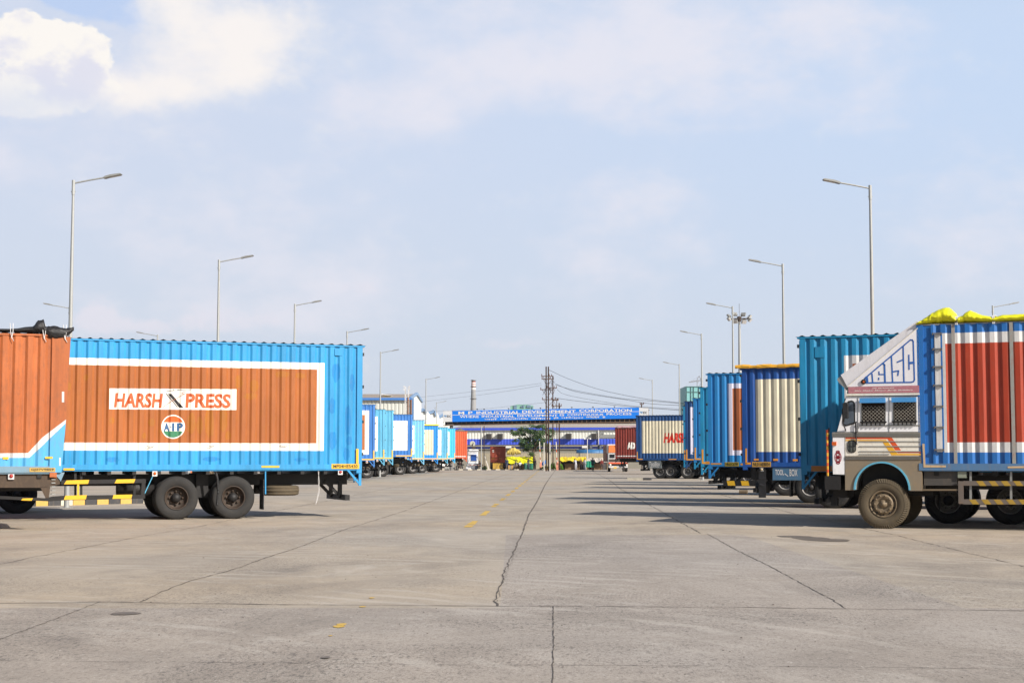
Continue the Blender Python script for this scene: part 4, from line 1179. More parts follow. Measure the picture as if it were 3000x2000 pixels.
    # quarter window and mirror
    face('quarter_window', [zb_(540, 150), zb_(600, 140), zb_(640, 160), zb_(660, 210), zb_(665, 540), zb_(640, 575), zb_(490, 615), zb_(440, 590), zb_(430, 545), zb_(490, 200)], BLACK, .0, .010)
    face('quarter_pane', [zb_(550, 180), zb_(600, 170), zb_(630, 190), zb_(640, 540), zb_(500, 590), zb_(455, 570), zb_(520, 240)], mat('hazy_glass', (84, 94, 106), .12, .4, dcol=(150, 160, 170), spec=.7), .010, .013)
    b = MB(); q0, q1 = zb_(468, 185), zb_(558, 478); y0_, y1_ = sorted((vy * (W2 + .1), vy * (W2 + .26)))
    b.prism([(q0[0], q0[1] - .03), (q0[0] + .03, q0[1]), (q1[0] - .02, q0[1]), (q1[0], q0[1] - .03), (q1[0], q1[1] + .03), (q1[0] - .02, q1[1]), (q0[0] + .03, q1[1]), (q0[0], q1[1] + .03)], y0_, y1_)
    mo = b.build('mirror', BLACK, R)
    b = MB(); pts = [zb_(480, 110), zb_(445, 320), zb_(455, 560), zb_(490, 700)]; b.tube([(pts[0][0], vy * W2, pts[0][1])] + [(p[0], vy * (W2 + .12), p[1]) for p in pts[1:3]] + [(pts[3][0], vy * W2, pts[3][1])], .014, 8)
    b.build('mirror_arm', BLACK, mo)
    b = MB(); pts = [zb_(690, 530), zb_(672, 560), zb_(685, 900), zb_(690, 955)]; b.tube([(p[0], vy * (W2 + .03), p[1]) for p in pts], .016, 8); b.build('intake_pipe', BLACK, R)
    # small window with bars
    c0 = zb_(600, 985); rr = (abs(zb_(680, 985)[0] - c0[0]), abs(zb_(600, 870)[1] - c0[1]))
    ov = lambda k: [(c0[0] + rr[0] * k * (abs(math.cos(t)) ** .6) * (1 if math.cos(t) > 0 else -1), c0[1] + rr[1] * k * (abs(math.sin(t)) ** .6) * (1 if math.sin(t) > 0 else -1)) for t in [2 * PI * i / 28 for i in range(28)]]
    o = face('small_window', ov(1.0), BLACK, .0, .014); face('small_pane', ov(.82), mat('dusty_pane', (92, 96, 90), .3, .4), .014, .017, par=o)
    b = MB()
    for f_ in (-.35, .35):
        b.box(c0[0] + rr[0] * f_ - .008, c0[0] + rr[0] * f_ + .008, min(vy * (W2 + .017), vy * (W2 + .025)), max(vy * (W2 + .017), vy * (W2 + .025)), c0[1] - rr[1] * .75, c0[1] + rr[1] * .75)
    b.box(c0[0] - rr[0] * .75, c0[0] + rr[0] * .75, min(vy * (W2 + .017), vy * (W2 + .024)), max(vy * (W2 + .017), vy * (W2 + .024)), c0[1] - .008, c0[1] + .008)
    b.build('window_bar', BLACK, o)
    # indicator, ornament
    face('indicator_lamp', [zb_(240, 900), zb_(318, 900), zb_(318, 968), zb_(240, 965)], AMBER, -.0, .03)
    b = MB(); yy = vy * (W2 + .008)
    def ring(cx, cz, ax_, az_, w, n=24, t0=0, t1=2 * PI):
        pts = [(cx + ax_ * math.cos(t0 + (t1 - t0) * i / n), cz + az_ * math.sin(t0 + (t1 - t0) * i / n)) for i in range(n + 1)]
        v_, f_ = strip2(pts, w); b.add([(x, yy, z) for x, z in v_], f_)
    oc = zb_(347, 1185); hx = abs(zb_(405, 1185)[0] - oc[0]); hz = abs(zb_(347, 1305)[1] - oc[1])
    ring(oc[0], oc[1], hx, hz * .82, .016); ring(oc[0], oc[1] + hz * .35, hx * .42, hz * .32, .02); ring(oc[0], oc[1] - hz * .35, hx * .42, hz * .32, .02); ring(oc[0], oc[1] + hz * .86, hx * .5, hz * .14, .018)
    ring(oc[0], oc[1] - hz * .86, hx * .5, hz * .14, .018); ring(oc[0], oc[1], hx * .55, hz * .18, .024)
    b.build('painted_ornament', mat('crimson_paint', (176, 30, 50), .5, .05), cabo)
    # header band with lettering, deflector
    o = face('header_band', [za(280, 1275), za(1585, 1245), za(1588, 1375), za(290, 1392)], mat('floral_header', (186, 122, 130), .5, 1.0, dcol=(128, 112, 118), sc_=(9, 9, 9), var=.35), -.02, .006)
    b = MB(); yy = vy * (W2 + .010)
    for s_, q0, q1 in (('Shiv Shakti Motor Body Builders', (390, 1362), (1470, 1318)), ('(M) 9824244452', (720, 1312), (1130, 1282))):
        v_, f_ = text2d(s_, .01, .35); p0, p1 = za(*q0), za(*q1); b.add([(p0[0] + (p1[0] - p0[0]) * a, yy, p0[1] + (p1[1] - p0[1]) * c) for a, c in v_], f_)
    b.build('header_lettering', WHITE, o)
    face('header_rail', [za(250, 1400), za(1590, 1385), za(1592, 1420), za(250, 1438)], CWD, -.02, .03)
    b = MB(); dk = [za(140, 1055), za(1520, 75), za(1550, 60), za(1580, 120), za(1560, 195), za(262, 1272), za(175, 1110)]
    b.prism(dk, -W2 + .03, W2 - .03, 0); dfl = b.build('roof_deflector', mat('deflector_white', (226, 224, 228), .35, .25, var=.06), R)
    face('deflector_side', [za(262, 1272), za(1560, 195), za(1575, 400), za(1590, 1245)], mat('deflector_side_white', (238, 236, 240), .4, .12, var=.04), -.04, .0, dfl)
    face('deflector_edge', [za(255, 1268), za(1556, 188), za(1562, 202), za(268, 1276)], CWD, -.03, .008, dfl)
    b = MB(); b.prism([za(70, 1140), za(90, 1105), za(140, 1075), za(180, 1110), za(262, 1272), za(235, 1330), za(205, 1290), za(100, 1190)], -W2 + .05, W2 - .05); b.build('deflector_lip', GREYM, dfl)
    b = MB(); yy = vy * (W2 + .004)
    segs = [([(600, 1200), (1440, 1188), (1485, 1175), (1500, 1140), (1478, 440), (1460, 412), (1425, 412), (585, 1118), (600, 1200)], .030), ([(625, 1090), (635, 1200)], .05), ([(720, 1035), (735, 1195)], .03),
            ([(930, 850), (950, 870), (960, 1190)], .038), ([(1078, 720), (1100, 1190)], .03), ([(1293, 540), (1308, 1188)], .03), ([(848, 995), (850, 1045), (950, 1045)], .026), ([(843, 1108), (843, 1140)], .028),
            ([(1185, 818), (1298, 772)], .03), ([(1100, 995), (1208, 978), (1195, 1062)], .03), ([(1397, 690), (1402, 950)], .03), ([(1402, 835), (1490, 828)], .05)]
    for pts, w in segs:
        v_, f_ = strip2([za(*p) for p in pts], w); b.add([(x, yy + vy * .0008 * len(b.f) / 40, z) for x, z in v_], f_)
    b.build('deflector_lettering', BLUEL, dfl)
    c0 = za(567, 1180); b = MB(); b.lathe([(vy * (W2), .055), (vy * (W2 + .03), .055), (vy * (W2 + .035), .035)], (c0[0], 0, c0[1]), n=16); b.lathe([(vy * (W2 + .02), .03), (vy * (W2 + .04), 0)], (c0[0], 0, c0[1]), n=12, m=1)
    b.build('side_lamp', [BLACK, AMBER], dfl)
    # windscreen, nose, bumper (the front, turned away from the photograph)
    p0, p1 = z8(113, 912), z8(172, 700); b = MB(); b.prism([(p0[0] - .025, p0[1]), (p0[0] - .002, p0[1]), (p1[0] - .002, p1[1]), (p1[0] - .025, p1[1])], -W2 + .2, W2 - .2); b.build('windscreen', GLASS, cabo)
    p0, p1 = z8(84, 1180), z8(84, 960); b = MB()
    for k in range(6):
        z = p0[1] + (p1[1] - p0[1]) * (k + .3) / 6; b.box(p0[0] - .03, p0[0] + .01, -.75, .75, z, z + .03)
    b.build('radiator_grille', BLACK, cabo)
    for sg in (-1, 1):
        b = MB(); b.lathe([(-.05, 0), (-.045, .09), (.02, .1)], (p0[0] + .01, sg * .95, p0[1] + .12), axis='x', n=16); b.build('headlight', WHITE2, cabo)
    q0, q1 = zc(138, 165), zc(312, 318); b = MB(); b.box(q0[0], q1[0], -W2 - .02, W2 + .02, q1[1], q0[1]); b.build('bumper', BLACKP, R)
    q0 = zc(168, 460); b = MB(); b.box(q0[0] - .08, q0[0] + .08, -.4, -.28, q0[1] - .09, q0[1] + .09); b.box(q0[0] - .02, q0[0] + .3, -.42, .42, q0[1] + .09, q0[1] + .3); b.build('tow_hook', BLACKP, R)
    # striped pole standing on the bumper
    p0, p1 = zc(168, 165), zb_(175, 680); b = MB(); n = 14
    for i in range(n):
        z0 = p0[1] + (p1[1] - p0[1]) * i / n; z1 = p0[1] + (p1[1] - p0[1]) * (i + 1) / n
        b.tube([(p0[0], vy * (W2 - .05), z0), (p0[0], vy * (W2 - .05), z1)], .028, 8, i % 2)
    b.tube([(p0[0] + .035, vy * (W2 - .05), p0[1]), (p0[0] + .035, vy * (W2 - .05), p1[1] + .04)], .018, 8, 2)
    b.build('striped_marker_pole', [GOLD, ORNG, BLACK], R)
    # wheels
    fx = z8(412, 1375)[0]
    for sg in (-1, 1):
        wheel(R, fx, sg * (W2 - .16), sg, RF, TYD, False)
    for x in (5.1, 6.5):
        for sg in (-1, 1):
            wheel(R, x, sg * (W2 - .17), sg, RD, TY, True)
    # dark gear under the cab and chassis
    b = MB(); b.box(z8(170, 0)[0], .2, -.55, .55, .7, 1.25); b.lathe([(-.9, .08), (.9, .08)], (fx, 0, TR), n=10)
    for sg in (-1, 1):
        b.box(z8(170, 0)[0], T.L, sg * .43 - .04, sg * .43 + .04, T.S - .42, T.S - .12)
    b.box(z8(235, 0)[0] + .03, z8(580, 0)[0] - .03, -W2 + .35, W2 - .35, T.S - .5, T.S + .25)
    for k in range(12):
        b.box(.3 + k * .6, .4 + k * .6, -W2 + .05, W2 - .05, T.S - .12, T.S - .03)
    b.build('chassis', DARKFILL, R)
    o = MB(); q = [z8(675, 1170), z8(890, 1170), z8(890, 1262), z8(675, 1262)]; o.prism(q, vy * (W2 - .08), vy * (W2 - .55)); o.build('battery_box', mat('dark_grey_box', (74, 70, 66), .7, .3), R)
    o = MB(); q0, q1 = zc(1215, 320), zc(1615, 320); o.bar((q0[0], vy * (W2 - .03), q0[1]), (q1[0], vy * (W2 - .03), q1[1]), .03, .035); q2 = zc(1212, 105); o.bar((q0[0], vy * (W2 - .03), q0[1]), (q2[0], vy * (W2 - .03), q2[1]), .03, .035); o.build('step_rail', DUSTM, R)
    g = MB(); ya, yb = vy * (W2 - .05), vy * (W2 + .0)
    e = lambda pts, m=0, a=ya, c=yb: g.prism([zc(*p) for p in pts], a, c, m)
    WL = 5200
    e([(1620, 222), (1678, 225), (1678, 475), (1625, 475)], 0)
    e([(1678, 220), (3900, 226), (3900, 278), (1678, 272)], 0); e([(1678, 424), (3900, 432), (3900, 486), (1678, 480)], 0)
    for k in range(15):
        a = 1820 + k * 137
        e([(a, 221), (a + 72, 221), (a + 115, 275), (a + 42, 275)], 1, yb, yb + vy * .003); a -= 80
        e([(a, 427), (a + 72, 427), (a + 115, 480), (a + 42, 480)], 1, yb, yb + vy * .003)
    for a in (1755, 2205, 2900):
        e([(a - 12, 105), (a + 12, 105), (a + 12, 425), (a - 12, 425)], 2, ya - vy * .05, ya)
    g.build('side_guard', [mat('guard_grey', (110, 100, 92), .6, .4, dcol=(150, 110, 60)), mat('guard_yellow', (176, 142, 48), .6, .4), GREYM], R)
    x, z = zc(1662, 150); b = MB(); b.box(x - .09, x + .09, min(vy * (W2 - .1), vy * (W2 - .03)), max(vy * (W2 - .1), vy * (W2 - .03)), z - .07, z + .07); b.build('marker_lamp', mat('dusty_lamp', (140, 146, 130), .3, .5), R)


def right_truck(label, u, Z, vroof, vsill, L, base, mats3, frame=None, t=0.0, phi=22, ax=(3.5, 4.9), tape=True, cab=True, name='container_truck'):
    T = Truck(label, u, Z, phi, 1, vroof, vsill, L, group=GR, name=name)
    if frame:
        u0, v0, u1, v1 = frame; xa, za = T.xz(u0, v1); zb = T.xz(u0, v0)[1]; xb = L - .9 if u1 is None else T.xz(u1, v0)[0]
        xbk, zf, mf = rect_scheme(T, 0, L, (xa, xb, za, zb), t)
    else:
        xbk, zf, mf = [], (lambda x: []), (lambda x, k: 0)
    b, m = T.sheets(.14, L - .1, T.S + .12, T.T - .08, xbk, zf, mf, mats3)
    T.box = b.build('cargo_box', m, T.root)
    finish(T, 0, L, base, ax, rim=RG, cab=cab)
    if tape:
        b = MB(); y = T.vis * (T.W / 2 + .012)
        b.box(.05, .12, y, y + T.vis * .004, T.S + .03, T.S + .62); b.box(.12, .5, y, y + T.vis * .004, T.S + .03, T.S + .1); b.build('reflective_tape', mat('shaded_yellow_tape', (232, 160, 50), .5, .2), T.root); b = MB(); b.box(2.5, 3.1, y, y + T.vis * .004, T.S + .03, T.S + .09)
        b.build('reflective_tape', mat('shaded_yellow_tape', (232, 160, 50), .5, .2), T.root)
    underrun(T)
    return T


decorated_truck()
# teal truck right behind the decorated one
T = right_truck('tall teal container truck standing directly behind the white cab', 2347, 37.6, 983, 1378, 8.9, TEAL, [TEAL, WHITE2, BROWN2], (2477, 1041, None, 1330), .2, tape=False, ax=())
for x_, sgs in ((T.xz(2776, 1460)[0], (-1, 1)), (T.xz(2958, 1460)[0], (-1, 1))):
    for sg in sgs:
        wheel(T.root, x_, sg * (T.W / 2 - .17), sg, RG, TYL, True)
bracket(T, TEAL, d=.45); refl(T, [R4(2377, 1364, 2440, 1380)], mat('brown_reflector', (190, 120, 50), .6, .4)); mudflap(T, 3.2)
b = MB(); b.box(.35, 3.0, -.9, .9, T.S - .45, T.S - .05); b.build('underfloor_tank', DARKFILL, T.root)
b = MB(); x, z = T.xz(2402, 1030); b.box(x - .12, x + .12, -T.W / 2 - .01, -T.W / 2 + .03, z - .14, z + .12); b.build('catch_plate', TEAL, T.box)
# deep blue truck with cream panel
T = right_truck('dark blue container truck with cream panel, yellow tarpaulin edge and hand lettered tool box', 2176, 48.3, 1077, 1366, 8.9, DEEP, [DEEP, CREAM], (2215, 1111, None, 1323), 0.0, phi=24, ax=(T.xz(2285, 1430)[0] * 0 + 2.75, 4.15), tape=False)
b = MB(); b.box(-.14, 8.9, -1.29, 1.29, T.T - .015, T.T + .03); n = 40
for i in range(n):
    x = -.2 + 9.1 * i / n; b.tube([(x, -1.24, T.T + .03 + .012 * math.sin(i * 1.7)), (x + 9.1 / n + .01, -1.24, T.T + .03 + .012 * math.sin(i * 1.7 + 1.7))], .055 + .01 * math.sin(i * 2.3), 8)
b.build('tarpaulin_edge', mat('mustard_tarpaulin', (238, 176, 52), .6, .2), T.root)
plate(T, 2204, 1352, 2259, 1367, 'NL01AE8054', mat('dusty_plate', (196, 150, 62), .6, .5))
refl(T, [R4(2184, 1313, 2189, 1359), R4(2184, 1354, 2200, 1360), R4(2209, 1343, 2223, 1348), R4(2266, 1343, 2280, 1349), R4(2323, 1344, 2337, 1350)], mat('amber_tape', (226, 150, 40), .5, .3))
b = MB(); q = T.poly(R4(2263, 1369, 2350, 1406))[0]; b.prism(q, -T.W / 2 + .02, -T.W / 2 + .5); tb = b.build('tool_box', mat('tool_box_blue', (70, 110, 140), .6, .5), T.root)
b = MB()
for s_, u0, v0, u1, v1 in (('TOOL', 2271, 1375, 2296, 1391), ('BOX', 2313, 1374, 2336, 1394)):
    v_, f_ = T.text(s_, u0, v0, u1, v1, .01); b.add([(x, -T.W / 2 + .014, z) for x, z in v_], f_)
v_, f_ = strip2([T.xz(2299, 1387), T.xz(2308, 1394)], .02); b.add([(x, -T.W / 2 + .014, z) for x, z in v_], f_)
b.build('tool_box_lettering', WHITE2, tb)
b = MB(); q = T.poly(R4(2222, 1372, 2243, 1457))[0]; b.prism(q, -T.W / 2 + .02, -T.W / 2 + .05); b.build('mud_flap', BLACK, T.root)
b = MB(); b.lathe([(.3, .0), (.3, .17), (.7, .17), (.7, 0)], (0, -.75, T.S - .65), axis='x', n=16); b.box(.2, .5, -1.0, -.7, T.S - .4, T.S - .05); b.build('air_tank', BLACKP, T.root)
b = MB(); b.tube([(-.15, -1.1, T.S - .78), (.1, -1.1, T.S - .78)], .06, 10); b.build('bumper_roller', DUSTM, T.root)
lamp_small(T, T.xz(2231, 1374)[0], T.xz(2231, 1374)[1], mat('pale_lens', (220, 200, 160), .3, .2))
# blue truck with brown rounded panel
T = right_truck('bright blue container truck with lavender white border round a brown panel', 2075, 53.8, 1092, 1365, 8.9, mat('cobalt_paint', (38, 130, 194), .4, .08), [MC['cobalt_paint'], mat('lavender_white_paint', (216, 214, 232), .45, .08), BROWN2], (2133, 1123, None, 1333), .17, tape=False)
plate(T, 2124, 1353, 2165, 1365, 'HR63C6789', mat('olive_plate', (170, 150, 40), .6, .3))
refl(T, [R4(2067, 1351, 2079, 1359), R4(2083, 1356, 2114, 1360), R4(2170, 1357, 2182, 1362)], MC['amber_tape'])
b = MB(); ug = [(.9, 3.0)]; b.box(.5, 2.4, -1.16, -1.08, T.S - .68, T.S - .48, 0)
for u0 in (2131, 2172):
    a = T.xz(u0, 1385)[0]; b.prism([(a, T.S - .66), (a + .26, T.S - .66), (a + .22, T.S - .5), (a - .04, T.S - .5)], -1.165, -1.161, 1)
b.build('side_guard', [BLACKP, YELLOW], T.root); mudflap(T, 2.8); bracket(T, MC['cobalt_paint'])
T = right_truck('plain blue container truck end just left of the lavender bordered one', 2053, 64.4, 1133, 1360, 8.9, TEAL, [TEAL]); bracket(T, TEAL)
T = right_truck('teal blue container truck end between the white striped and taller blue ones', 2032.6, 75.5, 1165, 1348, 8.9, MC['cobalt_paint'], [MC['cobalt_paint']]); bracket(T, TEAL)
T = right_truck('navy container truck end with a tall white stripe', 2008, 86, 1174, 1349, 8.9, NAVY, [NAVY, MC['lavender_white_paint']], (2023, 1192, None, 1330), 0.0); bracket(T, NAVY)
T = right_truck('teal sliver of a container truck behind the cream HARSH truck', 2002.5, 94, 1188, 1348, 8.9, TEAL, [TEAL]); bracket(T, TEAL)
# far truck lettered HARSH
T = right_truck('navy container truck with cream panel lettered HARSH in red', 1864, 116, 1216, 1347, 8.9, NAVY, [NAVY, CREAM], (1880, 1233, None, 1327), 0.0, ax=(3.9, 5.3))
vs, fs = T.text('HARSH', 1944, 1267, 2014, 1297, .06, .15)
T.decal(T.box, 'panel_lettering', [(vs, fs, 0, .004)], [REDD])
b = MB(); q = T.poly(R4(1899, 1349, 1936, 1371))[0]; b.prism(q, -T.W / 2 + .02, -T.W / 2 + .5); tb = b.build('tool_box', mat('tool_box_grey', (92, 100, 104), .6, .4), T.root)
b = MB(); v_, f_ = T.text('ToolBox', 1902, 1352, 1933, 1364, .0, .2); b.add([(x, -T.W / 2 + .014, z) for x, z in v_], f_)
v_, f_ = strip2([T.xz(1904, 1367), T.xz(1918, 1366), T.xz(1930, 1367)], .03); b.add([(x, -T.W / 2 + .014, z) for x, z in v_], f_); b.build('tool_box_lettering', WHITE2, tb)
for x_ in (1.5, 2.3):
    for sg in (-1, 1):
        wheel(T.root, x_ + .2, sg * (T.W / 2 - .5), sg, RG, TYL, False)
T = right_truck('maroon container truck lettered AD with bundled sacks on its roof', 1802.5, 148, 1252, 1341, 8.9, MAROON, [MAROON, WHITE2], (1802, 1334, None, 1342), 0.0, tape=False, ax=(4.2, 5.6))
vs, fs = text2d('AD', .09)
a0, a1 = T.xz(1837, 1315), T.xz(1861, 1295); T.decal(T.box, 'side_lettering', [([(a0[0] + (a1[0] - a0[0]) * a, a0[1] + (a1[1] - a0[1]) * c) for a, c in vs], fs, 0, .004)], [WHITE])
lumpy('roof_bundle', mat('sack_cloth', (196, 160, 160), .8, .8, dcol=(90, 130, 190), sc_=(2, 2, 2)), T.root, [((.1 + i * .6, -.8, T.T + .02), .45, .15 + .05 * math.sin(i * 2.3), (0, 1, 0), (0, 0, 1)) for i in range(13)], 5, 10, .25)
bracket(T, BLACKP)
#@@MORE@@
# ================================================================== street lamps
def street_lamp(u, v, Z, dr, label, top=None, tail=1.0):
    p = P(u, v, Z); h = p.z
    t = thing('street_lamp', label, 'street lamp', (p.x, p.y, 0), 0, 'street lamps')
    b = MB(); b.tube([(0, 0, 0), (0, 0, h * .35), (0, 0, h * .7), (0, 0, h - .42)], .085, 10, r1=.042); b.tube([(0, 0, h - .46), (0, 0, h)], .052, 10)
    b.bar((-.08, 0, h - .36), (.08, 0, h - .36), .02); b.box(-.16, .16, -.16, .16, 0, .02)
    b.build('pole', STEEL, t)
    b = MB(); b.tube([(0, 0, h - .1), (dr * .5, 0, h + .0), (dr * 1.0, 0, h + .09)], .026, 8); b.build('arm', STEEL, t)
    b = MB(); a = .17
    pts = [(.93, .055), (.98, .11), (1.15, .16), (1.46, .205), (1.49, .19), (1.47, .16), (1.1, .085), (.98, .05)]
    b.prism([(dr * x, h + z) for x, z in pts], -.11, .11); hd = b.build('lamp_head', GREYM, t)
    b = MB(); b.prism([(dr * 1.12, h + .082), (dr * 1.45, h + .15), (dr * 1.45, h + .145), (dr * 1.12, h + .077)], -.08, .08); b.build('lamp_lens', WHITE2, hd)
    return t


for a in ((215.5, 528, 47.7, 1, 'tallest left street lamp, rising behind the orange truck roof'), (642, 761, 66.9, 1, 'street lamp rising behind the left half of the brown HARSH XPRESS panel truck'),
          (864, 890, 86.1, 1, 'street lamp rising above the roof of the big sky blue truck near its rear'), (1017, 970, 104.8, 1, 'short looking street lamp just above the right end of the big sky blue truck'),
          (1115, 1030, 125.2, 1, 'street lamp in front of the grey and blue eaved warehouse'), (1248, 1109, 166.0, 1, 'street lamp before the small white gabled sheds'),
          (1279, 1178, 235, 1, 'dark headed street lamp left of the blue hoarding, smallest on that side'),
          (204, 898, 87.7, -1, 'street lamp half hidden behind the tallest left pole, arm pointing left'), (462, 980, 108, -1, 'small street lamp arm poking above the sky blue truck, pointing left'),
          (2549, 543, 48.5, -1, 'tallest right street lamp, rising behind the teal truck'), (2293, 773, 67.5, -1, 'street lamp rising behind the mustard edged dark blue truck'),
          (2146, 897, 87.7, -1, 'street lamp beside the floodlight mast'), (2055, 977, 107, -1, 'street lamp left of the floodlight mast above the stepped blue truck ends'),
          (1990, 1066, 141.7, -1, 'street lamp behind the cream HARSH truck'), (1911, 1112, 172, -1, 'shortest right street lamp, standing right of the blue hoarding'),
          (2908, 895, 87.3, 1, 'street lamp seen over the yellow tarpaulin, arm pointing right')):
    street_lamp(*a)


# floodlight mast
def mast():
    p = P(2166, 934, 170); h = p.z
    t = thing('floodlight_mast', 'tall mast crowned with a ring of floodlights', 'light mast', (p.x, p.y, 0))
    b = MB(); b.tube([(0, 0, 0), (0, 0, h * .5), (0, 0, h)], .28, 12, r1=.12); b.build('mast_pole', STEEL, t)
    b = MB(); b.tube([(0, 0, h), (0, 0, h + 1.7)], .02, 5); b.build('lightning_rod', DSTEEL, t)
    b = MB(); n = 8
    b.tube([(math.cos(i * PI / 8) * 1.0, math.sin(i * PI / 8) * 1.0, h) for i in range(17)], .03, 6)
    for i in range(n):
        a = 2 * PI * i / n; b.bar((math.cos(a) * .1, math.sin(a) * .1, h - .05), (math.cos(a) * 1.05, math.sin(a) * 1.05, h + .02), .05)
    b.lathe([(h - .3, .2), (h + .25, .25), (h + .3, 0)], axis='z', n=12)
    b.build('ring_carriage', DSTEEL, t)
    for i in range(n):
        a = 2 * PI * (i + .35) / n; b = MB(); b.box(-.26, .26, -.1, .1, -.2, .2, 0); b.box(-.24, .24, .1, .12, -.18, .18, 1); b.bar((0, -.1, -.1), (0, -.25, -.12), .05)
        o = b.build('floodlight', [GREYM, WHITE2], t); o.location = (math.cos(a) * 1.22, math.sin(a) * 1.22, h + .1 + .55 * math.sin(a)); o.rotation_euler = (math.radians(-38), 0, a - PI / 2)


mast()


# ================================================================== kerbs
def kerb(p, q, n, h, cols, name='kerb'):
    p, q = Vector(p), Vector(q); b = MB()
    for i in range(n):
        a = p.lerp(q, (i + .02) / n); c = p.lerp(q, (i + .98) / n); a.z = c.z = h / 2
        b.bar(a, c, .28, h, i % len(cols))
    return struct(b.build(name, cols))


KY = mat('kerb_yellow', (206, 172, 92), .8, .5); KB = mat('kerb_black', (70, 70, 72), .8, .4); KW = mat('kerb_white', (214, 206, 186), .8, .5)
kerb((-15.8, 48.9, 0), (-12.2, 52.9, 0), 12, .2, [KY, KB, KY, KB, KW, KY, KB])
kerb((-13.4, 135, 0), (-11.4, 136.4, 0), 7, .26, [KY, KB, KW, KB])
kerb((-11.8, 152.6, 0), (-10.5, 154, 0), 4, .28, [KB, KY, KB, KB])
kerb((8.0, 108, 0), (9.6, 107.4, 0), 3, .15, [KW, KW, KB])
kerb((-15, 197, 0), (5.0, 197, 0), 34, .12, [KW, KB])


# ================================================================== far end of the yard
def bx(name, u0, v0, u1, v1, Z, d, m, par=None, b=None, mi=0, org=None):
    """box whose front face fills the given photo rectangle at depth Z"""
    p, q = P(u0, v1, Z), P(u1, v0, Z); o = org or Vector((0, 0, 0))
    own = b is None
    b = b or MB(); b.box(p.x - o.x, q.x - o.x, Z - o.y, Z + d - o.y, max(p.z, 0) - o.z, q.z - o.z, mi)
    return b.build(name, m, par) if own else b


def base(u, Z):
    p = P(u, V0, Z); return Vector((p.x, Z, 0))


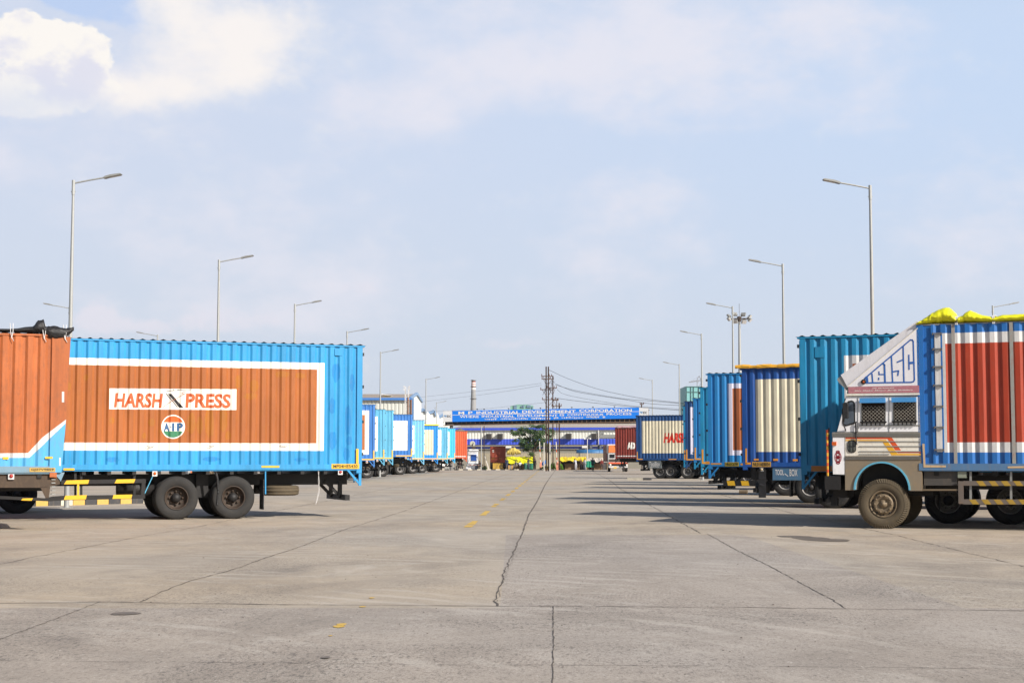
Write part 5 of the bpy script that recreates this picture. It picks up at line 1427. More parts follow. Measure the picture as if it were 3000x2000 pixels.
# blue name hoarding on its gantry
def hoarding():
    A, B = base(1298, 194), base(1900, 188.5); ang = math.atan2(B.y - A.y, B.x - A.x); L = (B - A).length
    t = thing('name_hoarding', 'long blue hoarding with white English and Hindi lettering spanning the yard entrance', 'hoarding', A, ang)
    ex = Vector((math.cos(ang), math.sin(ang), 0)); ny = Vector((-math.sin(ang), math.cos(ang), 0))

    def h(u, v):
        d = P(u, v, 1) - Vector((0, 0, H0)); k = (A - Vector((0, 0, H0))).dot(ny) / d.dot(ny); p = Vector((0, 0, H0)) + d * k - A
        return p.dot(ex), p.z
    x1 = h(1325, 1220)[0]; x2 = h(1872, 1210)[0]; z0, z1 = 6.13, 7.5
    Q = lambda *p: [h(*q) for q in p]
    b = MB(); b.prism(Q((1325, 1203), (1872.3, 1193), (1872.3, 1225), (1325, 1235.2)), 0, .12); pn = b.build('blue_panel', mat('hoarding_blue', (22, 130, 240), .45, .05, var=.04), t)
    b = MB(); b.prism(Q((1325, 1214.9), (1872, 1204.3), (1872, 1205.4), (1325, 1216)), -.012, -.002); b.build('divider_line', WHITE, pn)
    lt = MB()

    def word(s, u0, u1, va, vb, bold=.045):
        vs, fs = text2d(s, bold); c0, c1 = h(u0, vb), h(u1, va)
        zz0 = c0[1]; zz1 = h(u0, va)[1]
        lt.add([(c0[0] + (c1[0] - c0[0]) * a, -.015, zz0 + (zz1 - zz0) * c) for a, c in vs], fs)
    sl = lambda u, vl, vr: vl + (vr - vl) * (u - 1343) / (1851 - 1343)
    for s, u0, u1 in (('M', 1343, 1360), ('P', 1372, 1384.5), ('INDUSTRIAL', 1396, 1523), ('DEVELOPMENT', 1530, 1687), ('CORPORATION', 1697, 1851)):
        word(s, u0, u1, sl(u0, 1205.2, 1195.4), sl(u0, 1213.4, 1203.6), .02)
    for s, u0, u1 in (('WHERE', 1347, 1403), ('INDUSTRIAL', 1411.5, 1507.5), ('DEVELOPMENT', 1515.6, 1633.5), ('IS', 1640, 1653), ('CONTINUOUS', 1662, 1767.6), ('PROCESS', 1777, 1850)):
        word(s, u0, u1, sl(u0, 1217.2, 1208), sl(u0, 1223.6, 1214.2), .012)
    for s, u0, u1 in (('जहाँ', 1419, 1457), ('औद्योगिक', 1464.6, 1547.6), ('विकास', 1555, 1614.5), ('ही', 1621, 1637), ('निरन्तर', 1644, 1710), ('लक्ष्य', 1716.5, 1756), ('है', 1765, 1774)):
        word(s, u0, u1, sl(u0, 1226, 1217), sl(u0, 1231.8, 1222.8), .01)
    lt.build('lettering', WHITE, pn)
    for ua, ub in ((1298, 1324.6), (1872.4, 1899)):
        xa, xb = h(ua, 1220)[0], h(ub, 1220)[0]
        va = 1203 - (ua - 1325) / 547 * 10; b = MB(); b.prism(Q((ua, va), (ub, va - .5), (ub, va + 31.5), (ua, va + 32)), 0, .12); lp = b.build('logo_panel', mat('logo_panel_grey', (226, 228, 230), .5, .05), t)
        b = MB(); w = xb - xa
        for s, f0, f1, m in (('mp', .1, .4, 0), ('IDC', .45, .88, 1)):
            vs, fs = text2d(s, .02); b.add([(xa + w * (f0 + (f1 - f0) * a), -.012, h(ua, va + 19)[1] + .3 * c) for a, c in vs], fs, m)
        b.build('logo_lettering', [mat('logo_blue', (60, 140, 200), .5, 0), mat('logo_dark', (60, 60, 70), .5, 0)], lp)
    b = MB()
    b.prism(Q((1298, 1244.5), (1900, 1233.5), (1900, 1236), (1298, 1247)), 0, .1); b.box(0, L, 1.2, 1.3, 5.72, 5.84); b.box(0, L, 1.2, 1.28, z1 - .2, z1 - .1)
    n = 44
    for i in range(n + 1):
        x = L * i / n; b.box(x - .03, x + .03, .13, .19, 5.84, z1 - .1)
        if i % 2:
            b.bar((x, .16, 5.8), (x, 1.25, z1 - .15), .04)
    b.build('truss', mat('truss_brown', (120, 96, 76), .8, .5), t)
    b = MB(); b.prism(Q((1302, 1206), (1897, 1195), (1897, 1234), (1302, 1245)), .3, .34); b.build('back_sheet', mat('back_sheet_dark', (40, 42, 54), .8, .2), t)
    for x in (h(1318, 1300)[0], L - .6):
        b = MB(); b.tube([(x, .7, 0), (x, .7, 5.72)], .22, 12); b.box(x - .4, x + .4, .1, 1.3, 5.6, 5.72); b.build('support_column', mat('grey_column', (120, 118, 116), .7, .3), t)
    b = MB()
    for u in (1398, 1418, 1490, 1583, 1675, 1737, 1800):
        x, zq = h(u, 1203 - (u - 1325) / 547 * 10); b.bar((x, .1, zq), (x, .1, zq + .12), .03); b.box(x - .08, x + .08, -.05, .1, zq + .1, zq + .2)
    b.build('top_light', BLACKP, t)


hoarding()


def corr(b, x0, x1, y, z0, z1, m, pitch=.5, dep=.05, fl=-1):
    """trapezoid sheet wall along x"""
    n = max(2, int((x1 - x0) / pitch)); p = (x1 - x0) / n
    for i in range(n):
        xs = [x0 + p * (i + t) for t in (0, .5, .62, .88, 1)]; ys = [y, y, y + dep, y + dep, y]
        for j in range(4):
            b.add([(xs[j], ys[j], z0), (xs[j + 1], ys[j + 1], z0), (xs[j + 1], ys[j + 1], z1), (xs[j], ys[j], z1)], [(0, 1, 2, 3)], m)


def factory():
    A, B = base(1330, 234), base(1930, 228); ang = math.atan2(B.y - A.y, B.x - A.x); L = (B - A).length
    t = thing('factory_shed', 'long low factory shed banded white and royal blue under a dusty brown roof', 'building', A, ang)
    RB = mat('royal_blue_sheet', (66, 92, 214), .55, .1); WB = mat('white_sheet', (232, 232, 222), .6, .15); LB = mat('lower_grey_wall', (150, 146, 134), .8, .4)
    b = MB(); corr(b, 0, L, 0, 4.35, 5.66, 0, .45, .04); corr(b, 0, L, -.02, 3.5, 4.35, 1, .45, .04); b.box(0, L, .0, .1, 2.9, 3.2, 1); b.box(0, L, .05, .2, 0, 2.9, 2); b.box(0, L, .3, 18, 0, 5.6, 0)
    b.build('wall', [WB, RB, LB], t)
    b = MB(); b.box(0, L, -.3, -.2, 5.66, 6.02); b.build('fascia', RB, t)
    b = MB(); b.box(0, L, -.35, -.05, 3.2, 3.42); b.box(0, L, -.15, 0, 2.8, 2.9); b.build('gutter', mat('dusty_gutter', (150, 144, 130), .8, .4), t)
    b = MB(); n = 90
    for i in range(n):
        x0, x1 = L * i / n, L * (i + 1) / n; w = x1 - x0
        b.add([(x0 + .02, -.32, 6.03), (x1 - .03, -.32, 6.03), (x1 - .03, 11, 7.0), (x0 + .02, 11, 7.0)], [(0, 1, 2, 3)])
        b.add([(x1 - .09, -.32, 6.09), (x1 + .01, -.32, 6.09), (x1 + .01, 11, 7.06), (x1 - .09, 11, 7.06)], [(0, 1, 2, 3)])
    b.build('roof', mat('dusty_brown_roof', (200, 184, 164), .85, .6, dcol=(110, 94, 80)), t)
    fx = lambda u: ((u - 1330) / 600.0) * L * (1 + .0)
    for u in (1437, 1470, 1672, 1746):
        x = fx(u); b = MB(); b.box(x - .38, x + .38, -.75, .0, 4.3, 5.1, 0)
        for k in range(5):
            b.box(x - .34, x + .34, -.78, -.755, 4.36 + k * .14, 4.43 + k * .14, 1)
        b.box(x - .42, x + .42, -.8, .0, 5.1, 5.16, 2); b.build('air_cooler', [mat('cooler_grey', (104, 100, 96), .7, .3), BLACKP, GREYM], t)
    x = fx(1767); b = MB(); b.box(x - .3, x + .3, -.12, 0, 5.05, 5.35); b.box(x - .3, x + 4, -.12, 0, 4.5, 4.95); b.build('louvre', mat('louvre_grey', (150, 152, 150), .6, .3), t)
    for u in (1757, 1560):
        x = fx(u); b = MB(); b.tube([(x, -.2, 5.7), (x, -.12, 5.3), (x, -.12, 3.2), (x + .1, -.4, 3.0)], .09, 8); b.build('downpipe', WHITE2, t)
    for u, w in ((1460, .6), (1718, .4)):
        x = fx(u) + (1.6 if u == 1460 else 0); b = MB(); b.box(x - w, x + w, -.45, -.38, 3.0, 3.3); b.build('small_sign', WHITE, t)
    return t


factory()


def shed(name, label, pts, parts, cat='warehouse'):
    pass


def warehouse():
    A = base(1040, 236); t = thing('warehouse', 'grey ribbed warehouse with blue eaves line and white gable end', 'warehouse', A)
    RP = mat('ribbed_pale_grey', (206, 208, 200), .6, .2, sc_=(3, 3, .4)); LG = mat('light_sheet_white', (238, 240, 236), .6, .05); BE = mat('eaves_blue', (66, 124, 196), .5, .1)
    o = Vector((A.x, A.y, 0)); X = lambda u, Z=236: P(u, V0, Z).x - o.x; Zv = lambda v, Z=236: P(1500, v, Z).z
    xe = X(1202); b = MB(); corr(b, X(1000), xe, 0, 0, Zv(1172), 0, .55, .07); b.build('wall', RP, t)
    b = MB(); b.box(X(1000), xe + .15, -.5, -.1, Zv(1172), Zv(1165)); b.build('eaves', BE, t)
    # gable end, turned away to the right
    g0 = Vector((xe, 0, 0)); xr = X(1233.5, 262)
    b = MB(); za_, zp, zr = Zv(1166), Zv(1160, 249) + .3, Zv(1177, 262)
    q = [(xe, 0, 0), (xr, 26, 0), (xr, 26, zr), (X(1218.6, 249), 13, zp), (xe, 0, za_)]
    b.add(q, [(0, 1, 2, 3, 4)]); b.add([(x - .3, y + .1, z) for x, y, z in q], [(4, 3, 2, 1, 0)]); b.build('gable_wall', LG, t)
    b = MB(); pk = q[3]
    b.bar((xe + .1, -.3, za_ + .1), (pk[0] + .1, pk[1], pk[2] + .1), .3, .4); b.bar((pk[0] + .1, pk[1], pk[2] + .1), (xr + .1, 26.4, zr + .1), .3, .4); b.build('barge_board', mat('barge_pale_blue', (130, 160, 196), .6, .1), t)
    b = MB(); b.add([(X(1000), -.5, za_ + .03), (xe, -.5, za_ + .03), (pk[0], pk[1], pk[2] + .03), (X(1000), 13, pk[2] + .03)], [(0, 1, 2, 3)]); b.add([(X(1000), 13, pk[2]), (pk[0], 13, pk[2]), (xr, 26.3, zr), (X(1000), 26.3, zr)], [(0, 1, 2, 3)]); b.build('roof', mat('ochre_grey_roof', (164, 152, 140), .8, .4), t)
    b = MB(); x = xe + .5; b.box(xe + .02, xe + .5, -.25, .1, 0, za_); b.build('corner_post', mat('corner_blue', (96, 132, 176), .6, .1), t)
    b = MB(); x = X(1124); b.prism([(x - .4, Zv(1163)), (x + .5, Zv(1163)), (x + .5, Zv(1155)), (x - .4, Zv(1152))], 3, 5, 0); b.prism([(x - .6, Zv(1151)), (x + .9, Zv(1156)), (x + .9, Zv(1157)), (x - .6, Zv(1153.5))], 2.6, 5.4, 1)
    b.prism([(x + .5, Zv(1163)), (x + .9, Zv(1163)), (x + .9, Zv(1159)), (x + .5, Zv(1157))], 3, 5, 0)
    b.build('roof_vent', [mat('vent_cream', (226, 208, 160), .6, .1), WHITE2], t)
    for i, (u0, u1, v0, up, vp, v1, Z) in enumerate(((1233, 1250, 1205, 1242, 1200, 1210, 268), (1250, 1278, 1214, 1272.6, 1205, 1219, 284), (1278, 1310, 1229, 1298, 1216, 1222, 300))):
        L_ = ('small white gabled shed directly behind the street lamp', 'middle small white shed with pale blue barge boards', 'last white shed, its gable against the blue hoarding end')[i]
        c = base(u0, Z); s = thing('gabled_shed', L_, 'shed', c, 0, 'small white gabled sheds')
        xx = lambda u: P(u, V0, Z).x - c.x; zz = lambda v: P(1500, v, Z).z
        b = MB(); pr = [(xx(u0 - 12), 0), (xx(u1), 0), (xx(u1), zz(v1)), (xx(up), zz(vp)), (xx(u0), zz(v0)), (xx(u0 - 12), zz(v0 + 2))]; b.prism(pr, 0, 12); b.build('wall', LG, s)
        b = MB(); b.bar((xx(u0), -.2, zz(v0) + .1), (xx(up), -.2, zz(vp) + .12), .25, .5); b.bar((xx(up), -.2, zz(vp) + .12), (xx(u1), -.2, zz(v1) + .05), .25, .25); b.build('barge_board', mat('barge_pale_blue', (130, 160, 196)), s)
        b = MB(); b.bar((xx(up) + .1, 0, zz(vp)), (xx(up) + .1, 0, zz(vp - 14)), .08); b.build('rod', GREYM, s)
    # steel lattice ladder mast and the brown post in front of it
    c = base(1191.5, 228); s = thing('lattice_mast', 'thin pale lattice mast against the warehouse corner', 'mast', c); b = MB(); zt = P(1500, 1133, 228).z
    for dx in (-.32, .32):
        for dy in (-.3, .3):
            b.bar((dx, dy, 0), (dx * .8, dy, zt), .07)
    n = 20
    for i in range(n):
        z0, z1 = zt * i / n, zt * (i + 1) / n; b.bar((-.32, -.3, z0), (.32, -.3, z1), .04); b.bar((-.32, -.3, z1), (.32, -.3, z1), .04); b.bar((-.32, .3, z1), (.32, .3, z0), .04)
    for dx in (-.45, .35):
        for z in (zt - .1, zt - .5): b.box(dx - .05, dx + .1, -.35, -.25, z, z + .25)
    b.build('lattice', WHITE2, s)
    c = base(1197.5, 222); s = thing('rusty_post', 'stout rusty brown post beside the lattice mast', 'post', c); b = MB(); zt = P(1500, 1164, 222).z
    b.tube([(-.15, 0, 0), (-.15, 0, zt)], .12, 8); b.tube([(.28, 0, 0), (.28, 0, zt - .3)], .12, 8)
    for k in range(6): b.bar((-.3, 0, zt - .3 - k * .9), (.42, 0, zt - .5 - k * .9), .08)
    b.build('twin_tube', mat('rust_brown', (128, 92, 72), .8, .5), s)


warehouse()


# chimney and far blocks
def chimney():
    Z = 1150; c = base(1386.5, Z); t = thing('chimney', 'tall grey smokestack with red and white bands near its top', 'chimney', c); zz = lambda v: P(1500, v, Z).z
    R = lambda w: w * Z / F / 2
    GC = mat('concrete_grey_stack', (156, 156, 156), .8, .3); WR = mat('stack_white', (232, 224, 218), .8, .3); RR = mat('stack_red', (184, 120, 110), .8, .3)
    zt, zb = zz(1112), zz(1202)
    rad = lambda z: R(11.2) + (R(16.8) - R(11.2)) * (zt - z) / (zt - zb)
    b = MB(); b.lathe([(z, rad(z)) for z in (0, zz(1290), zz(1202), zz(1142), zt)], axis='z', n=28); b.lathe([(zt - 12, rad(zt - 12) * .85), (zt - .1, rad(zt) * .85)], axis='z', n=20, m=1); b.build('shaft', [GC, GREYM], t)
    for v0, v1, m in ((1117, 1120.5, RR), (1120.5, 1124, WR), (1124, 1127, RR), (1127, 1130.5, WR), (1130.5, 1134, RR), (1134, 1141, WR)):
        b = MB(); b.lathe([(zz(v1), rad(zz(v1)) + .05), (zz(v0), rad(zz(v0)) + .05)], axis='z', n=28); b.build('painted_band', m, t)
    for v in (1115, 1133, 1168):
        b = MB(); z = zz(v); b.lathe([(z, rad(z)), (z, rad(z) + .7), (z + .3, rad(z) + .7), (z + .3, rad(z))], axis='z', n=24); b.build('gallery', DSTEEL, t)


chimney()
SG = mat('sea_green_cladding', (128, 176, 160), .6, .1); SB = mat('slate_blue_cladding', (100, 128, 150), .6, .1); AQ = mat('aqua_netting', (130, 190, 190), .6, .1)


def far_block():
    Z = 900; c = base(1495, Z); t = thing('green_factory_block', 'sea green clad factory block peeping over the blue hoarding', 'building', c); x = lambda u: P(u, V0, Z).x - c.x; z = lambda v: P(1500, v, Z).z
    b = MB(); b.prism([(x(1495), 0), (x(1563), 0), (x(1563), z(1188)), (x(1546), z(1184.6)), (x(1517), z(1184)), (x(1495), z(1189.5))], 0, 40); b.build('wall', SG, t)
    for u0, u1, v0, v1 in ((1505, 1514, 1187, 1205), (1526, 1529, 1189, 1194), (1531, 1536, 1186.5, 1194), (1543, 1555, 1186.8, 1194), (1559, 1561, 1190, 1199)):
        b = MB(); b.box(x(u0), x(u1), -.6, -.1, z(v1), z(v0)); b.build('window', SB, t)
    Z2 = 700; c = base(2010, Z2); t = thing('netted_tower_block', 'unfinished tower block wrapped in aqua netting behind the right trucks', 'building', c); x = lambda u: P(u, V0, Z2).x - c.x; z = lambda v: P(1500, v, Z2).z
    b = MB(); b.box(x(2011), x(2060), 0, 30, 0, z(1131)); b.build('wall', AQ, t)
    b = MB()
    for v in (1131.5, 1147): b.box(x(2008), x(2061), -.5, -.1, z(v + .5), z(v))
    for u in (2013, 2026, 2034, 2049): b.box(x(u), x(u + .7), -.5, -.1, 0, z(1131))
    b.build('scaffold', mat('scaffold_grey', (110, 140, 140), .7, .2), t)
    c = base(2050, 720); t = thing('tower_crane', 'distant tower crane above the netted block', 'crane', c); x = lambda u: P(u, V0, 720).x - c.x; z = lambda v: P(1500, v, 720).z
    b = MB()
    for dx in (-.9, .9):
        b.bar((dx, 0, 0), (dx, 0, z(1112)), .3); b.bar((dx, 0, z(1112)), (0, 0, z(1101)), .3)
    for k in range(16): b.bar((-.9, 0, k * 2.4), (.9, 0, k * 2.4 + 2.4), .15)
    b.build('crane_mast', mat('crane_grey', (140, 140, 146), .7, .1), t)
    b = MB(); b.bar((x(2020), 0, z(1120)), (x(2058), 0, z(1114)), .35); b.bar((x(2020), 0, z(1119.6)), (0, 0, z(1103)), .1); b.bar((x(2020), 0, z(1118.4)), (x(2050), 0, z(1113)), .2); b.build('jib', MC['crane_grey'], t)


far_block()


# power poles and lines
PB = mat('rusty_girder', (92, 72, 62), .8, .6, dcol=(130, 90, 70))


def power_pole(label, u, Z, vtop, arms, w=.16, twin=0.0, posts=False):
    c = base(u, Z); t = thing('power_pole', label, 'power pole', c, 0, 'power poles at the yard end'); zt = P(1500, vtop, Z).z; zz = lambda v: P(1500, v, Z).z
    for dx in ((-twin, twin) if twin else (0,)):
        b = MB(); b.box(dx - w / 2, dx + w / 2, -.015, .015, 0, zt); b.box(dx - w / 2, dx - w / 2 + .03, -.08, .08, 0, zt); b.box(dx + w / 2 - .03, dx + w / 2, -.08, .08, 0, zt); b.build('post', PB, t)
    for (v, u0, u1) in arms:
        b = MB(); x0, x1 = P(u0, V0, Z).x - c.x, P(u1, V0, Z).x - c.x; b.box(x0, x1, -.12, -.05, zz(v) - .05, zz(v) + .05); ar = b.build('crossarm', PB, t)
        for x in (x0 + .06, (x0 + x1) / 2 + .3, x1 - .06):
            b = MB(); b.lathe([(zz(v) + .05, .03), (zz(v) + .12, .06), (zz(v) + .16, .03), (zz(v) + .22, .06), (zz(v) + .27, .02)], (x, -.08, 0), axis='z', n=8)
            b.build('insulator', mat('brown_porcelain', (104, 66, 50), .3, .1), ar)
        b = MB(); b.bar((x0 + .2, -.08, zz(v)), (0, -.08, zz(v) - .9), .05); b.bar((x1 - .2, -.08, zz(v)), (0, -.08, zz(v) - .9), .05); b.build('brace', PB, ar)
    return t, c


t, c = power_pole('tall twin girder power pole in front of the hoarding with three crossarms', 1603.7, 181, 1073.4, ((1102, 1586, 1618), (1110, 1587, 1623), (1141, 1583, 1623), (1170, 1588, 1629)), .15, .13)
b = MB()
for dx in (-.38, .3):
    b.box(dx - .06, dx + .06, -.2, -.02, 0, P(1500, 1296, 181).z)
b.build('concrete_guard', mat('pale_concrete', (204, 200, 190), .8, .2), t)
b = MB(); z = P(1500, 1128, 181).z; rnd = random.Random(2)
for k in range(7):
    x0 = rnd.uniform(-.8, .8); b.tube([(x0, -.15, z + rnd.uniform(-1, 1.0)), (x0 + rnd.uniform(-.5, .5), -.2, z + rnd.uniform(-1.2, .4)), (rnd.uniform(-.8, .8), -.15, z + rnd.uniform(-1, 1))], .018, 4)
b.build('jumper_cable', WIREM, t)
power_pole('single dark power pole just right of the twin one', 1620, 197, 1100, ((1136, 1602, 1632),), .14)
power_pole('thin power pole with a T top, third from the twin pole', 1631.5, 199, 1168, ((1172, 1617, 1637),), .1)
power_pole('lattice brown power pole with low crossarm, rightmost of the cluster', 1638.5, 198, 1180, ((1189, 1616, 1646),), .17)
power_pole('slim brown pole left of the brown container', 1418, 197, 1247, (), .1)
power_pole('thin double topped pole above the right end of the hoarding', 1880, 215, 1178, ((1184, 1875, 1886),), .1)
c = base(1410, 193); t = thing('steel_pole', 'plain galvanised pole left of the slim brown pole', 'pole', c); b = MB(); b.tube([(0, 0, 0), (0, 0, P(1500, 1247, 193).z)], .06, 8); b.build('tube', STEEL, t)


def wire(label, pts, Z0, Z1, r=.016):
    n = len(pts); q = []
    for i, (u, v) in enumerate(pts):
        f = (u - pts[0][0]) / (pts[-1][0] - pts[0][0]); q.append(P(u, v, Z0 + (Z1 - Z0) * f))
    out = []
    for i in range(n - 1):
        p0, p1, p2, p3 = q[max(0, i - 1)], q[i], q[i + 1], q[min(n - 1, i + 2)]
        for k in range(6):
            s = k / 6; out.append(.5 * ((2 * p1) + (p2 - p0) * s + (2 * p0 - 5 * p1 + 4 * p2 - p3) * s * s + (3 * p1 - p0 - 3 * p2 + p3) * s ** 3))
    out.append(q[-1])
    b = MB(); b.tube(out, r, 5); tag(b.build('power_line', WIREM), label, 'power line', 'power lines')


wire('highest power line sweeping from the pole top down to the right', [(1608, 1083), (1667, 1110), (1751, 1139), (1829, 1157), (1905, 1170), (2010, 1181)], 181, 150, .02)
wire('second power line on the right, just under the highest one', [(1626, 1126), (1684, 1143), (1789, 1162), (1850, 1170), (1905, 1174), (2010, 1183)], 181, 150, .02)
wire('third power line on the right, sagging below the second', [(1628, 1124), (1680, 1145), (1750, 1158), (1830, 1170), (1905, 1182), (2010, 1188)], 181, 150, .02)
wire('thin power line on the right leaving the low crossarm', [(1632, 1140), (1650, 1153), (1700, 1165), (1790, 1180), (1870, 1190), (2010, 1199)], 181, 150, .016)
wire('lowest thick power line crossing just above the hoarding to the right', [(1624, 1165), (1690, 1174), (1780, 1184), (1850, 1191), (1905, 1195), (2010, 1203)], 181, 150, .022)
wire('upper power line running left past the chimney', [(1586, 1122), (1500, 1134), (1394, 1146), (1300, 1156), (1222, 1164)], 181, 245, .013)
wire('lower power line running left past the chimney', [(1586, 1128), (1500, 1143), (1394, 1158), (1300, 1169), (1233, 1177)], 181, 245, .013)
wire('faint power line just above the hoarding on the left', [(1600, 1178), (1500, 1189), (1405, 1198), (1300, 1203), (1200, 1204)], 181, 260, .012)


# tree
def tree():
    Z = 203; c = base(1565, Z); t = thing('leafy_tree', 'dark green spreading tree beside the power poles', 'tree', c); rnd = random.Random(21)
    k = Z / F; px = lambda u, v, dy=0: Vector(((u - 1565) * k, dy, H0 + (V0 - v) * k))
    BK = mat('bark', (96, 80, 66), .9, .4); b = MB()
    b.tube([(0, 0, 0), px(1566, 1350), px(1562, 1330), px(1564, 1318)], .24, 9, r1=.16)
    limbs = [[(1564, 1320), (1550, 1305), (1530, 1285), (1515, 1272)], [(1564, 1318), (1568, 1300), (1560, 1280), (1552, 1260)], [(1564, 1318), (1580, 1300), (1592, 1280), (1602, 1262)],
             [(1562, 1330), (1548, 1322), (1535, 1312)], [(1564, 1322), (1582, 1318), (1596, 1306)], [(1556, 1290), (1540, 1275), (1530, 1256)], [(1564, 1310), (1575, 1285), (1580, 1256)]]
    for i, l in enumerate(limbs):
        dy = rnd.uniform(-1.2, 1.2); b.tube([px(u, v, dy * j / len(l)) for j, (u, v) in enumerate(l)], .1, 7, r1=.03)
    b.build('trunk', BK, t)
    L = MB(); blobs = [(1508, 1272, 14, 9), (1503, 1262, 8, 5), (1530, 1256, 13, 9), (1552, 1262, 14, 12), (1580, 1250, 15, 8), (1600, 1258, 15, 12), (1612, 1278, 11, 12), (1545, 1285, 18, 12), (1575, 1280, 18, 14), (1598, 1298, 14, 12),
                       (1560, 1300, 20, 10), (1536, 1306, 12, 8), (1540, 1318, 14, 7), (1578, 1312, 13, 9), (1508, 1290, 7, 5), (1560, 1248, 8, 5), (1604, 1320, 9, 8), (1556, 1330, 12, 6), (1618, 1262, 6, 5), (1590, 1268, 8, 6), (1530, 1270, 14, 9), (1566, 1268, 16, 10), (1588, 1286, 16, 10), (1530, 1292, 14, 9), (1572, 1296, 16, 9), (1608, 1306, 10, 8), (1522, 1300, 8, 5), (1550, 1308, 14, 7)]
    for (u, v, ru, rv) in blobs:
        cen = px(u, v, rnd.uniform(-1.5, 1.5)); sub = [(rnd.gauss(0, .5), rnd.gauss(0, .5), rnd.gauss(0, .5)) for _ in range(7)]
        for s_ in sub:
            for _ in range(int(ru * rv * .6)):
                a = Vector((rnd.gauss(0, .28) + s_[0], rnd.gauss(0, .28) + s_[1], rnd.gauss(0, .24) + s_[2] * .9)); p = cen + Vector((a.x * ru * k, a.y * ru * k, a.z * rv * k)); s = rnd.uniform(.05, .12)
                e1 = Vector((rnd.gauss(0, 1), rnd.gauss(0, 1), rnd.gauss(0, 1))).normalized() * s; e2 = Vector((rnd.gauss(0, 1), rnd.gauss(0, 1), rnd.gauss(0, 1))).normalized() * s * .6
                L.add([p - e1, p + e2, p + e1, p - e2], [(0, 1, 2, 3)], rnd.choice((0, 0, 0, 1, 2)))
    L.build('crown', [mat('leaf_green', (74, 104, 58), .6, 0), mat('leaf_dark_green', (50, 76, 44), .6, 0), mat('leaf_light_green', (104, 132, 76), .6, 0)], t)


tree()


def bush(name, label, u0, u1, v0, v1, Z, mm, cat='shrub', n=1500, seed=1, group=None):
    c = base((u0 + u1) / 2, Z); t = thing(name, label, cat, c, 0, group); rnd = random.Random(seed); hw = (P(u1, V0, Z).x - P(u0, V0, Z).x) / 2; z0, z1 = max(0, P(1500, v1, Z).z), P(1500, v0, Z).z
    b = MB()
    for k in range(4): b.tube([(rnd.uniform(-.2, .2) * hw, 0, 0), (rnd.uniform(-.6, .6) * hw, rnd.uniform(-.3, .3), z0 + (z1 - z0) * .6)], .03, 5)
    b.build('stem', mat('bark', (96, 80, 66)), t); b = MB()
    for _ in range(n):
        a, e = rnd.uniform(-1, 1), rnd.random(); top = (1 - abs(a) ** 3) * (.85 + .15 * math.sin(a * 9 + seed)); p = Vector((a * hw, rnd.uniform(-.5, .5), z0 + (z1 - z0) * e * top)); s = rnd.uniform(.04, .09)
        e1 = Vector((rnd.gauss(0, 1), rnd.gauss(0, 1), rnd.gauss(0, 1))).normalized() * s; e2 = Vector((rnd.gauss(0, 1), rnd.gauss(0, 1), rnd.gauss(0, 1))).normalized() * s * .6
        b.add([p - e1, p + e2, p + e1, p - e2], [(0, 1, 2, 3)], rnd.choice((0, 0, 1)))
    b.build('foliage', mm, t)


HG = [mat('hedge_green', (108, 158, 44), .6, 0), mat('hedge_deep_green', (70, 116, 38), .6, 0)]
bush('hedge', 'tall bright green clipped bush right of the pink gate post', 1628, 1650, 1352, 1374, 200, HG, 'hedge', 1500, 1)
bush('hedge', 'lower green hedge between the power poles and the pink gate post', 1613, 1627, 1350, 1373, 199, HG, 'hedge', 1200, 2)
bush('flower_bed', 'low yellow green planting at the foot of the twin power pole', 1584, 1623, 1364, 1372, 197.5, [mat('bed_green', (150, 170, 50), .6, 0), HG[1]], 'flower bed', 1300, 3)
bush('shrub', 'small dusty shrub beside the white kiosk', 1413, 1427, 1362, 1374, 198, [mat('dusty_leaf', (96, 118, 84), .6, 0), HG[1]], 'shrub', 700, 4)


def simple(name, label, cat, u, Z, fn, mats, part, group=None):
    c = base(u, Z); t = thing(name, label, cat, c, 0, group); b = MB(); k = Z / F
    fn(b, lambda uu: (uu - u) * k, lambda v: max(0.0, H0 + (V0 - v) * k)); b.build(part, mats, t); return t


# stone compound wall
WS = mat('rubble_stone', (170, 160, 138), .9, .8, dcol=(110, 104, 92), sc_=(3, 3, 6), var=.3)


def wallf(b, x, z):
    for i in range(3):
        for k in range(60):
            a = x(1400) + (x(1800) - x(1400)) * (k + .5 * (i % 2)) / 60; w = (x(1800) - x(1400)) / 60
            b.box(a + .01, a + w - .01, -.02 * ((k * 7 + i * 3) % 3), .3, z(1376) + (z(1327) - z(1376)) * i / 3 + .01, z(1376) + (z(1327) - z(1376)) * (i + 1) / 3)


simple('compound_wall', 'rough stone compound wall in front of the factory shed', 'wall', 1600, 213, wallf, WS, 'masonry')


# kiosk
t = simple('guard_kiosk', 'white guard kiosk with a blue window left of the poles', 'kiosk', 1385, 199, lambda b, x, z: (b.box(x(1369), x(1400), 0, 1.6, 0, z(1320)), b.prism([(x(1368), z(1320)), (x(1402), z(1320)), (x(1400), z(1316)), (x(1370), z(1315))], -.15, 1.7)), mat('kiosk_white', (236, 238, 240), .6, .2, dcol=(150, 150, 150), sc_=(3, 3, 3)), 'wall')
k = 199 / F
b = MB(); b.box((1379.5 - 1385) * k, (1396 - 1385) * k, -.04, 0, H0 + (V0 - 1349) * k, H0 + (V0 - 1331) * k); w = b.build('window', mat('window_blue_sheet', (30, 82, 160), .4, .1), t)
b = MB(); b.box((1378.8 - 1385) * k, (1396.7 - 1385) * k, -.06, -.02, H0 + (V0 - 1350) * k, H0 + (V0 - 1349) * k); b.build('sill', GREYM, w)
b = MB()
